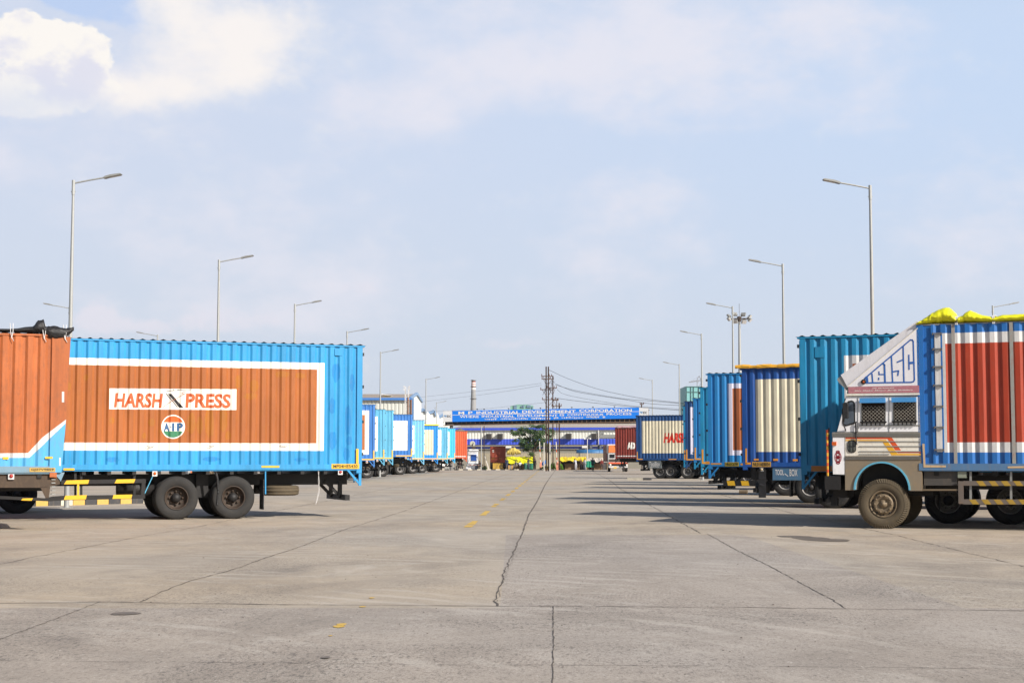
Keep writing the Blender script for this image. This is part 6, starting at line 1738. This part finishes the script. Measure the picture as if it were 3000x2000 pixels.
for v0, hh in ((1324, 1.4), (1326.5, 1.0), (1355, 1.2), (1368, 1.2)):
    rn = random.Random(v0 * 10)
    for i in range(7):
        a = 1371 + i * 3.8; b.box((a - 1385) * k, (a + rn.uniform(1.2, 3) - 1385) * k, -.012, 0, H0 + (V0 - v0 - hh) * k if v0 < 1350 else max(.01, H0 + (V0 - v0 - hh) * k), max(.03, H0 + (V0 - v0) * k))
b.build('wall_markings', mat('grey_marking', (150, 150, 156), .6, .1), t)
simple('white_cabinet', 'white cabinet standing before the guard kiosk', 'cabinet', 1379, 198, lambda b, x, z: (b.box(x(1366), x(1391), 0, .5, 0, z(1360)), b.box(x(1365.5), x(1391.5), -.04, .54, z(1360), z(1359.3))), mat('kiosk_white', (236, 238, 240)), 'body')
simple('grey_cabinet', 'grey cabinet at the right side of the guard kiosk', 'cabinet', 1396, 198.4, lambda b, x, z: (b.box(x(1391.6), x(1401), 0, .5, 0, z(1358)), b.box(x(1391.2), x(1401.4), -.04, .54, z(1358), z(1357.3))), mat('cabinet_grey', (140, 146, 156), .6, .2), 'body')
t = simple('dish_antenna', 'round pale dish antenna standing above the kiosk roof', 'dish antenna', 1384, 203, lambda b, x, z: b.lathe([(.12, 0), (.08, .2), (0, .36), (-.02, .36), (.06, .2), (.1, 0)], (0, 0, z(1299.5)), n=22), mat('dish_grey', (196, 196, 180), .6, .2), 'dish')
b = MB(); b.tube([(0, .15, 0), (0, .15, 3.1)], .05, 8); b.bar((0, .1, 2.6), (0, .1, 3.35), .18); b.box(.05, .4, 0, .2, 2.65, 2.95); b.build('stand', DSTEEL, t)
t = simple('cement_bags', 'grey stacked bags at the foot of the last left truck', 'bags', 1318, 197.4, lambda b, x, z: [b.box(x(1304 + 7.3 * i), x(1310.6 + 7.3 * i), 0, .4, 0 + .16 * j, .15 + .16 * j) for i in range(4) for j in range(3)], mat('sack_grey', (176, 176, 170), .8, .4), 'bag_stack')


def motorcycle(label, u, Z, ang=0.2):
    c = base(u, Z); t = thing('motorcycle', label, 'motorcycle', c, ang, 'parked motorcycles')
    for x in (-.62, .62):
        b = MB(); b.lathe([(-.05, .24), (-.05, .3), (0, .31), (.05, .3), (.05, .24), (-.05, .24)], (x, 0, .31), n=24); w = b.build('wheel', BLACK, t)
        b = MB()
        for i in range(8): b.bar((x, 0, .31), (x + math.cos(i * PI / 4) * .25, 0, .31 + math.sin(i * PI / 4) * .25), .012)
        b.build('spokes', GREYM, w)
    b = MB(); b.bar((-.6, 0, .35), (-.1, 0, .6), .05); b.bar((.6, 0, .32), (.42, 0, .95), .05); b.bar((-.1, 0, .6), (.42, 0, .85), .06); b.box(-.15, .2, -.12, .12, .25, .55); b.tube([(-.1, .12, .3), (-.8, .12, .35)], .04, 6); b.build('frame', DSTEEL, t)
    b = MB(); b.lathe([(-.2, .05), (-.1, .13), (.1, .14), (.24, .06)], (.15, 0, .82), axis='x', n=10); b.build('fuel_tank', mat('dark_red_tank', (120, 30, 30), .3, .1), t)
    b = MB(); b.prism([(-.65, .82), (-.6, .76), (-.05, .74), (0, .82), (-.3, .85)], -.12, .12); b.build('seat', BLACK, t)
    b = MB(); b.tube([(.38, -.35, 1.02), (.42, -.1, .96), (.42, .1, .96), (.38, .35, 1.02)], .018, 6); b.lathe([(.42, .02), (.48, .09), (.56, .08)], (0, 0, .88), axis='x', n=10); b.build('handlebar', GREYM, t)


motorcycle('dark motorcycle parked between the last left truck and the kiosk', 1346, 196.6, 1.15)
motorcycle('dark motorcycle parked under the maroon AD truck', 1828, 172, 1.35)

# small brown container truck seen from behind
Z = 205; c = base(1458.5, Z); t = thing('small_container_truck', 'small brown container truck seen square from behind', 'truck', c); k = Z / F
w = 22.5 * k; z1 = H0 + (V0 - 1308) * k; z0 = H0 + (V0 - 1357) * k + .1
BRN = mat('rust_brown_container', (160, 72, 50), .55, .15)
b = MB(); b.box(-w, w, .06, 4.6, z0, z1, 0); b.box(-w - .03, w + .03, 0, 4.65, z1, z1 + .07, 1); b.build('cargo_box', [BRN, DSTEEL], t)
for sg in (-1, 1):
    b = MB(); x0, x1 = sorted((sg * .03, sg * (w - .04))); b.box(x0, x1, .0, .05, z0 + .04, z1 - .04)
    for i in range(7): b.box(x0 + .07, x1 - .07, -.04, .01, z0 + .12 + i * (z1 - z0) / 7.4, z0 + .2 + i * (z1 - z0) / 7.4)
    for f_ in (.35, .8): b.tube([(x0 + (x1 - x0) * f_ if sg > 0 else x1 - (x1 - x0) * f_, -.06, z0 + .05), (x0 + (x1 - x0) * f_ if sg > 0 else x1 - (x1 - x0) * f_, -.06, z1 - .06)], .012, 5)
    dr = b.build('rear_door', BRN, t)
    b = MB()
    for i in range(3): b.prism([(x0 + .12 + i * .14, z0 + .5), (x0 + .2 + i * .14, z0 + .5), (x0 + .24 + i * .14, z0 + .58), (x0 + .16 + i * .14, z0 + .58)], -.045, -.041)
    b.build('chevron', YELLOW, dr)
vs, fs = text2d('S', .05); b = MB(); b.add([(-w + .3 + a * .22, -.05, z1 - .75 + cc * .32) for a, cc in vs], fs); b.build('white_mark', WHITE, t)
b = MB(); b.box(-w, w, -.1, 0, .35, .48); b.box(-w, w, .1, 4.5, .55, z0); b.box(-w, w, -.08, 0, .6, .68); b.build('chassis', DSTEEL, t)
for x in (-w + .18, w - .18):
    b = MB(); b.lathe([(-.2, .28), (-.2, .4), (0, .42), (.2, .4), (.2, .28)], (x, 1.2, .42), axis='x', n=20); b.lathe([(-.1, 0), (-.1, .28)], (x, 1.2, .42), axis='x', n=16); b.build('wheel', RUBBER, t)
t = simple('crash_barrier', 'yellow slatted barrier standing behind the small brown container truck', 'barrier', 1458.5, 199, lambda b, x, z: ([b.box(x(1444 + i * 3.7), x(1447 + i * 3.7), -.05 - .02 * (i % 2), .03, .02, z(1356)) for i in range(8)], b.box(x(1443.5), x(1474), .03, .08, z(1360), z(1358)), b.box(x(1443.5), x(1474), .03, .08, z(1373), z(1370))), mat('barrier_yellow', (214, 170, 62), .6, .5), 'slat_panel')


# market stalls
def stall(label, u0, u1, va, vb, Z, m, seed, vr=None):
    c = base((u0 + u1) / 2, Z); k = Z / F; t = thing('market_stall', label, 'stall', c, 0, 'market stalls'); hw = (u1 - u0) / 2 * k; za_, zb_ = H0 + (V0 - va) * k, H0 + (V0 - vb) * k; rnd = random.Random(seed)
    b = MB(); nx, ny = 24, 6; vs = []
    for j in range(ny):
        for i in range(nx):
            f, g = i / (nx - 1), j / (ny - 1); tz = za_ + (zb_ - za_) * g ** 1.1 + rnd.uniform(-.05, .05) + .08 * math.sin(f * 17 + seed) * g
            vs.append(((f * 2 - 1) * hw * (1 + rnd.uniform(-.01, .02)), 1.5 - 2.0 * g + rnd.uniform(-.05, .05), tz))
    b.add(vs, [(j * nx + i, j * nx + i + 1, (j + 1) * nx + i + 1, (j + 1) * nx + i) for j in range(ny - 1) for i in range(nx - 1)])
    o = len(b.v); b.add([(x, y, z - .02) for x, y, z in vs], [(j * nx + i, (j + 1) * nx + i, (j + 1) * nx + i + 1, j * nx + i + 1) for j in range(ny - 1) for i in range(nx - 1)])
    b.build('awning', m, t)
    for sx in (-1, 1):
        for y in (-.4, 1.4): b = MB(); b.tube([(sx * hw * .95, y, 0), (sx * hw * .95, y, za_ - .1 if y > 0 else zb_)], .03, 6); b.build('post', mat('bamboo', (150, 126, 88), .8, .3), t)
    b = MB(); b.box(-hw * .94, hw * .94, 1.5, 1.56, 0, zb_ + .05); b.build('back_sheet', mat('dark_sheet', (74, 74, 78), .8, .5), t)
    b = MB(); b.box(-hw * .6, hw * .5, .4, .9, .0, .75); b.box(-hw * .65, hw * .55, .35, .95, .75, .8); b.build('counter', mat('wood_counter', (124, 100, 76), .8, .5), t)
    return t


stall('market stall under bright lemon yellow tarpaulin beside the brown container', 1483, 1561, 1337, 1356, 201, YTARP, 1)
stall('market stall under golden yellow tarpaulin right of the green hedge', 1640, 1718, 1338, 1350, 200, YTARP2, 2)
stall('market stall under dirty white tarpaulin next to the white fronted truck', 1720, 1782, 1341, 1352, 200.5, mat('dirty_white_tarp', (214, 204, 190), .7, .7, dcol=(150, 90, 70), sc_=(2, 2, 2)), 3)
simple('tarpaulin_heap', 'crumpled dull yellow heap on the compound wall left of the tree', 'heap', 1505, 210, lambda b, x, z: None, YTARP, 'x') if False else None
c = base(1505, 211.5); t = thing('tarpaulin_heap', 'crumpled dull yellow heap lying on the wall left of the tree', 'heap', c)
rnd = random.Random(9); lumpy('folded_sheet', mat('dull_yellow_sheet', (206, 184, 92), .8, .3, sc_=(3, 3, 3)), t, [((-.95 + .19 * i, .2, 2.2 + .22 * math.sin(i / 10 * PI) + rnd.uniform(-.04, .1)), .3, .12 + .38 * math.sin((i + .6) / 11.2 * PI) * (1 if i < 6 else .8), (0, 1, 0), (0, 0, 1)) for i in range(11)], 3, 12, .2)
simple('counter_panel', 'yellow and grey panelled counter at the left of the lemon yellow stall', 'counter', 1500, 199.5, lambda b, x, z: [b.box(x(1489 + i * 4.6), x(1493.4 + i * 4.6), 0, .4, 0, z(1362), i % 2) for i in range(5)] and None, [mat('panel_yellow', (206, 160, 90), .7, .3), mat('panel_grey', (150, 146, 140), .7, .3)], 'panel')
t = simple('green_drum', 'row of green covered drums under the right end of the lemon yellow stall', 'drum', 1548, 199.6, lambda b, x, z: b.lathe([(0, .27), (.3, .29), (.6, .27), (.88, .28), (.88, 0)], (x(1541), 0, 0), axis='z', n=16), mat('drum_green', (60, 124, 106), .6, .3), 'drum')
t['label'] = 'green drum under the right end of the lemon yellow stall'
c = base(1553, 199.8); t = thing('green_cloth', 'hanging green cloth right of the green drum', 'cloth', c); b = MB(); vs = [(-.4 + .1 * i, .05 * math.sin(i * 1.9), z) for z in (0.02, .85) for i in range(9)]; b.add(vs, [(i, i + 1, 10 + i, 9 + i) for i in range(8)]); b.add([(x, y + .01, z) for x, y, z in vs], [(i, i + 1, 10 + i, 9 + i) for i in range(8)]); b.build('sheet', mat('cloth_green', (52, 130, 104), .7, .2), t)
c = base(1726, 199.2); t = thing('green_netting', 'bright green netting hung behind the walking man', 'netting', c); b = MB(); vs = [(-.45 + .1 * i, .05 * math.sin(i * 1.9), z) for z in (.35 + 0, 1.15) for i in range(12)]; b.add(vs, [(i, i + 1, 13 + i, 12 + i) for i in range(11)]); b.add([(x, y + .01, z) for x, y, z in vs], [(i, i + 1, 13 + i, 12 + i) for i in range(11)]); b.build('sheet', mat('net_green', (20, 140, 110), .7, .2), t)
c = base(1593, 198.6); t = thing('blue_tarpaulin', 'small blue tarpaulin draped beside the left pink gate post', 'tarpaulin', c); lumpy('draped_sheet', mat('tarp_blue', (44, 112, 190), .6, .2), t, [((-.26, 0, .75), .1, .1, (0, 1, 0), (0, 0, 1)), ((-.1, 0, .8), .2, .3, (0, 1, 0), (0, 0, 1)), ((.12, 0, .92), .2, .3, (0, 1, 0), (0, 0, 1)), ((.3, 0, 1.1), .1, .15, (0, 1, 0), (0, 0, 1))], 4, 10, .2)
for u, lb in ((1584, 'left'), (1632.5, 'right')):
    t = simple('gate_post', 'salmon pink gate post ' + ('left of the twin power pole' if lb == 'left' else 'between the two green hedges'), 'gate post', u, 197.6, lambda b, x, z: b.box(-.14, .14, -.14, .14, 0, z(1351)), mat('salmon_paint', (230, 150, 124), .6, .2), 'block', 'pink gate posts')
    b = MB()
    z0, z1 = .95, (3.6 if lb == 'left' else 3.55)
    for i in range(8): a, c_ = z0 + (z1 - z0) * i / 8, z0 + (z1 - z0) * (i + 1) / 8; b.tube([(-.05 - .012 * i, -.2, a), (-.05 - .012 * (i + 1), -.2, c_)], .045, 8, 1 if i in (1, 4) else 0)
    b.build('barrier_boom', [WHITE, ORNG], t)
t = simple('lowered_boom', 'white and red boom lying level beside the kiosk', 'barrier', 1392, 197.2, lambda b, x, z: [b.tube([(x(1369 + i * 5.8), 0, z(1361)), (x(1374.8 + i * 5.8), 0, z(1361.3))], .035, 6, i % 2) for i in range(8)] and None, [WHITE, mat('pale_red', (200, 110, 100), .6, .1)], 'boom')
b = MB(); b.tube([((1412 - 1392) * 197.2 / F, 0, 0), ((1412 - 1392) * 197.2 / F, 0, .75)], .06, 8); b.build('boom_post', DSTEEL, t)
t = simple('leaning_post', 'white concrete post leaning against the slim brown pole', 'post', 1427, 196.5, lambda b, x, z: b.bar((x(1433), 0, 0), (x(1420), 0, z(1334)), .13), mat('whitewash', (214, 210, 200), .8, .3), 'beam')
simple('yellow_block', 'short yellow concrete block at the front of the flower bed', 'block', 1600, 196.6, lambda b, x, z: b.prism([(x(1596), 0), (x(1608), 0), (x(1607), z(1371)), (x(1597), z(1371))], 0, .3), mat('block_yellow', (222, 176, 62), .7, .3), 'block')
simple('parked_tanker', 'blue tanker body showing above the compound wall', 'tanker', 1734, 217, lambda b, x, z: (b.lathe([(x(1689), 0), (x(1690), .5), (x(1734), .52), (x(1778), .5), (x(1779), 0)], (0, 1, 2.2), axis='x', n=20), b.box(x(1692), x(1776), .6, 1.4, .9, 1.8), [b.lathe([(x(a), .54), (x(a + 1.2), .54)], (0, 1, 2.2), axis='x', n=20) for a in (1712, 1733, 1757)]) and None, mat('tanker_blue', (52, 112, 164), .5, .3), 'tank')
for u, s in ((1728, 'left'), (1757, 'right')):
    t = simple('water_tank', 'black water tank by the factory wall, %s one of the pair' % ('wider' if s == 'left' else 'narrower'), 'water tank', u, 222, lambda b, x, z: b.lathe([(2.5, .38), (2.7, .4), (3.2, .38), (3.35, .3), (3.4, .12), (3.45, 0)] if u == 1728 else [(2.5, .3), (3.2, .3), (3.35, .24), (3.4, 0)], (0, 0, 0), axis='z', n=18), mat('tank_black', (50, 56, 70), .5, .2), 'tank', 'water tanks')
    b = MB(); [b.tube([(dx, dy, 0), (dx, dy, 2.5)], .04, 6) for dx in (-.25, .25) for dy in (-.25, .25)]; b.box(-.4, .4, -.4, .4, 2.42, 2.5); b.build('stand', DSTEEL, t)
c = base(1721, 212); t = thing('twin_lamp', 'small white twin armed lamp post before the blue factory band', 'lamp post', c); b = MB(); b.tube([(0, 0, 0), (0, 0, 4.1)], .05, 8); b.build('pole', WHITE2, t)
for sg in (-1, 1):
    b = MB(); b.tube([(0, 0, 4.0), (sg * .2, 0, 4.25), (sg * .36, 0, 4.2)], .025, 6); ar = b.build('arm', WHITE2, t); b = MB(); b.lathe([(4.02, .02), (4.06, .12), (4.16, .12), (4.22, .03)], (sg * .38, 0, 0), axis='z', n=12); b.build('lamp_globe', WHITE, ar)


# truck facing the camera beside the maroon one
def front_truck():
    Z = 172; c = base(1811, Z); k = Z / F; t = thing('front_facing_truck', 'truck facing the camera with orange visor, half hidden by the maroon AD truck', 'truck', c); X = lambda u: (u - 1811) * k; z = lambda v: max(0, H0 + (V0 - v) * k)
    b = MB(); b.box(X(1783), X(1839), 0, 2.0, .6, z(1327), 0); b.prism([(X(1781), z(1327)), (X(1841), z(1327)), (X(1841), z(1300)), (X(1781), z(1301))], .1, 2.2, 0); b.build('cab', [WHITE2], t)
    b = MB(); b.prism([(X(1783), z(1325)), (X(1839), z(1325)), (X(1838), z(1304)), (X(1784), z(1304))], -.05, .1); vz = b.build('visor', mat('visor_orange', (222, 120, 50), .6, .5, dcol=(230, 210, 190), sc_=(5, 5, 5)), t)
    b = MB()
    for sg, a0, a1 in ((-1, 1785.5, 1801), (1, 1804, 1836)):
        b.prism([(X(a0), z(1341)), (X(a1), z(1341)), (X(a1), z(1330)), (X(a0), z(1330))], -.03, .0)
    b.build('windscreen', GLASS, t)
    b = MB(); b.box(X(1783), X(1839), -.12, .0, z(1358), z(1354), 0); b.box(X(1783), X(1839), -.15, .0, z(1369), z(1364), 1); b.box(X(1785), X(1837), -.05, 0, z(1352), z(1344), 2); b.box(X(1789), X(1833), -.16, -.1, z(1364), z(1359), 3); b.build('bumper', [ORNG, WHITE2, DSTEEL, BLACKP], t)
    for u in (1788, 1834):
        b = MB(); b.lathe([(-.2, 0), (-.19, .1), (-.1, .11)], (X(u), 0, z(1361)), n=14); b.build('headlight', WHITE, t)
    b = MB(); b.box(X(1798), X(1806), -.18, -.15, z(1371), z(1367)); b.build('number_plate', YELLOW, t)
    b = MB(); b.box(X(1781), X(1841), 2.2, 9, 1.1, z(1303)); b.build('cargo_box', MAROON, t)
    for u in (1786, 1836):
        b = MB(); b.lathe([(-.14, .28), (-.14, .5), (0, .52), (.14, .5), (.14, .28)], (X(u), 1.0, .52), axis='x', n=20); b.lathe([(-.05, 0), (-.05, .28)], (X(u), 1.0, .52), axis='x', n=12); b.build('wheel', RUBBER, t)


front_truck()


# ================================================================== people
def person(label, u, Z, h, shirt, trousers, joints, yaw=0.0, sleeve=True, hair=(22, 20, 20)):
    """one skinned body; joints: dict of (x, y, z) in fractions of height, facing -y"""
    J = {'pel': (0, 0, .52), 'chest': (0, 0, .72), 'neck': (0, 0, .83), 'jaw': (0, -.01, .875), 'head': (0, -.005, .94), 'crown': (0, 0, .985),
         'shl': (-.105, 0, .80), 'ell': (-.13, .01, .63), 'wrl': (-.135, -.03, .49), 'hal': (-.135, -.04, .44), 'shr': (.105, 0, .80), 'elr': (.13, .01, .63), 'wrr': (.135, -.03, .49), 'har': (.135, -.04, .44),
         'hil': (-.055, 0, .50), 'knl': (-.06, -.01, .28), 'anl': (-.06, .01, .045), 'tol': (-.065, -.08, .015), 'hir': (.055, 0, .50), 'knr': (.06, -.01, .28), 'anr': (.06, .01, .045), 'tor': (.065, -.08, .015)}
    J.update(joints)
    Rr = {'pel': .085, 'chest': .088, 'neck': .034, 'jaw': .045, 'head': .058, 'crown': .04, 'shl': .042, 'shr': .042, 'ell': .029, 'elr': .029, 'wrl': .02, 'wrr': .02, 'hal': .022, 'har': .022, 'hil': .06, 'hir': .06, 'knl': .042,
          'knr': .042, 'anl': .026, 'anr': .026, 'tol': .02, 'tor': .02}
    names = list(J); idx = {n: i for i, n in enumerate(names)}
    E = [('pel', 'chest'), ('chest', 'neck'), ('neck', 'jaw'), ('jaw', 'head'), ('head', 'crown'), ('chest', 'shl'), ('shl', 'ell'), ('ell', 'wrl'), ('wrl', 'hal'), ('chest', 'shr'), ('shr', 'elr'), ('elr', 'wrr'), ('wrr', 'har'),
         ('pel', 'hil'), ('hil', 'knl'), ('knl', 'anl'), ('anl', 'tol'), ('pel', 'hir'), ('hir', 'knr'), ('knr', 'anr'), ('anr', 'tor')]
    me = bpy.data.meshes.new('sk'); me.from_pydata([tuple(c * h for c in J[n]) for n in names], [(idx[a], idx[b]) for a, b in E], [])
    o = bpy.data.objects.new('sk', me); COL.objects.link(o); o.modifiers.new('s', 'SKIN'); o.modifiers.new('d', 'SUBSURF').levels = 1; o.modifiers['d'].render_levels = 1
    sv = me.skin_vertices[0].data
    for n in names: sv[idx[n]].radius = (Rr[n] * h, Rr[n] * h * (.8 if n in ('pel', 'chest') else 1))
    sv[0].use_root = True
    dg = bpy.context.evaluated_depsgraph_get(); m2 = bpy.data.meshes.new_from_object(o.evaluated_get(dg)); bpy.data.objects.remove(o)
    mt = [mat('skin', (150, 104, 76), .6, 0), mat('cloth_%d_%d_%d' % shirt, shirt, .8, .1), mat('cloth_%d_%d_%d' % trousers, trousers, .8, .1), mat('black_hair', hair, .6, 0), BLACK]
    m2.materials.clear()
    for x in mt: m2.materials.append(x)
    V = lambda n: Vector(J[n]) * h
    segs = [(V(a), V(b), a, b) for a, b in E]
    for p in m2.polygons:
        c = p.center; best = min(segs, key=lambda s: (c - (s[0] + (s[1] - s[0]) * max(0, min(1, (c - s[0]).dot(s[1] - s[0]) / max(1e-9, (s[1] - s[0]).length_squared))))).length); a, b_ = best[2], best[3]
        if b_ in ('head', 'crown', 'jaw'): mi = 3 if (c.z > V('head').z or (c.y > V('head').y + .012 * h and c.z > V('jaw').z)) else 0
        elif a == 'chest' and b_ == 'neck': mi = 1
        elif b_ in ('hal', 'har'): mi = 0
        elif b_ in ('wrl', 'wrr'): mi = 1 if sleeve else 0
        elif b_ in ('ell', 'elr', 'shl', 'shr') or b_ == 'chest': mi = 1
        elif b_ in ('tol', 'tor'): mi = 4
        else: mi = 2
        p.material_index = mi; p.use_smooth = True
    m2.name = 'person'; q = base(u, Z); ob = bpy.data.objects.new('person', m2); COL.objects.link(ob); ob.location = q; ob.rotation_euler = (0, 0, yaw)
    return tag(ob, label, 'person', 'people at the yard end')


walk = dict(ell=(-.14, .03, .64), wrl=(-.12, -.05, .5), hal=(-.12, -.08, .46), elr=(.13, .06, .64), wrr=(.12, .06, .5), har=(.12, .05, .45), knl=(-.05, -.07, .29), anl=(-.05, .0, .06), tol=(-.05, -.08, .03), knr=(.05, .02, .28), anr=(.05, .1, .06), tor=(.05, .04, .015), head=(0, -.03, .92), crown=(0, -.03, .965), jaw=(0, -.035, .87), neck=(0, -.02, .82))
person('man in dark blue clothes walking across the open ground, nearest of the people', 1737, 178, 1.62, (44, 52, 74), (34, 36, 44), walk, PI)
person('man in navy shirt and bare legs standing by the brown container', 1485, 198.3, 1.55, (48, 62, 92), (60, 72, 104), dict(ell=(-.13, -.05, .64), wrl=(-.06, -.11, .6), hal=(-.03, -.12, .6)), PI)
person('man in grey green shirt standing before the green cloth', 1549, 198, 1.56, (100, 110, 96), (62, 72, 88), dict(elr=(.17, -.03, .66), wrr=(.16, -.1, .58), har=(.16, -.13, .56)), .4, False)
sit = dict(pel=(0, .02, .36), chest=(0, -.03, .54), neck=(0, -.06, .64), jaw=(0, -.08, .68), head=(0, -.08, .74), crown=(0, -.07, .785), shl=(-.1, -.03, .61), shr=(.1, -.03, .61), ell=(-.13, -.08, .48), elr=(.13, -.08, .48), wrl=(-.1, -.18, .42), wrr=(.1, -.18, .42), hal=(-.09, -.21, .41), har=(.09, -.21, .41),
           hil=(-.055, .0, .34), hir=(.055, .0, .34), knl=(-.08, -.18, .3), knr=(.08, -.18, .3), anl=(-.07, -.12, .045), anr=(.07, -.12, .045), tol=(-.07, -.2, .015), tor=(.07, -.2, .015))
person('person in pale patterned shirt crouching left of the other seated one', 1513, 198.4, 1.55, (150, 150, 146), (130, 116, 96), sit, -.8)
person('person in white with a red cap crouching beside the lemon yellow stall', 1523, 198.9, 1.5, (214, 214, 214), (50, 50, 58), sit, .5, hair=(170, 60, 60))
person('dark clad person standing just right of the green cloth', 1567, 198.5, 1.5, (44, 44, 50), (40, 40, 44), dict(wrl=(-.1, -.08, .5)), 2.6)
person('man in light shirt and pale trousers bending at the golden stall', 1687, 198.2, 1.55, (182, 184, 196), (190, 190, 196), dict(chest=(0, -.06, .7), neck=(.02, -.12, .79), jaw=(.02, -.15, .82), head=(.02, -.16, .88), crown=(.02, -.16, .93), shl=(-.1, -.1, .77), shr=(.1, -.1, .77), ell=(-.12, -.18, .66), elr=(.13, -.16, .64), wrl=(-.06, -.26, .6), wrr=(.08, -.24, .56), hal=(-.05, -.29, .6), har=(.08, -.27, .55)), PI + .5)
person('person in brown shirt standing in the shade of the golden stall', 1702, 199.6, 1.55, (96, 66, 52), (40, 38, 42), {}, 1.0)
person('person in white shirt at the right end of the golden stall', 1713, 199, 1.5, (214, 214, 220), (150, 156, 170), dict(elr=(.14, -.06, .66)), -.6)
person('person in red brown top under the dirty white tarpaulin', 1763, 199.8, 1.45, (120, 40, 36), (60, 46, 44), {}, .3)
person('person crouching beside the guard kiosk near the shrub', 1407, 198.2, 1.5, (150, 116, 110), (100, 76, 70), sit, -.9)


# ================================================================== haze
def haze():
    m = bpy.data.materials.new('thin_haze'); m.use_nodes = True; t = m.node_tree; t.nodes.clear()
    v = t.nodes.new('ShaderNodeVolumePrincipled'); v.inputs['Color'].default_value = (.86, .92, 1.0, 1); v.inputs['Density'].default_value = HZ; v.inputs['Anisotropy'].default_value = .2
    o = t.nodes.new('ShaderNodeOutputMaterial'); t.links.new(v.outputs[0], o.inputs['Volume'])
    b = MB(); b.box(-2600, 2600, -80, 1650, -1, 75)
    struct(b.build('haze', m), 'stuff')


HZ = 0.00008
haze()
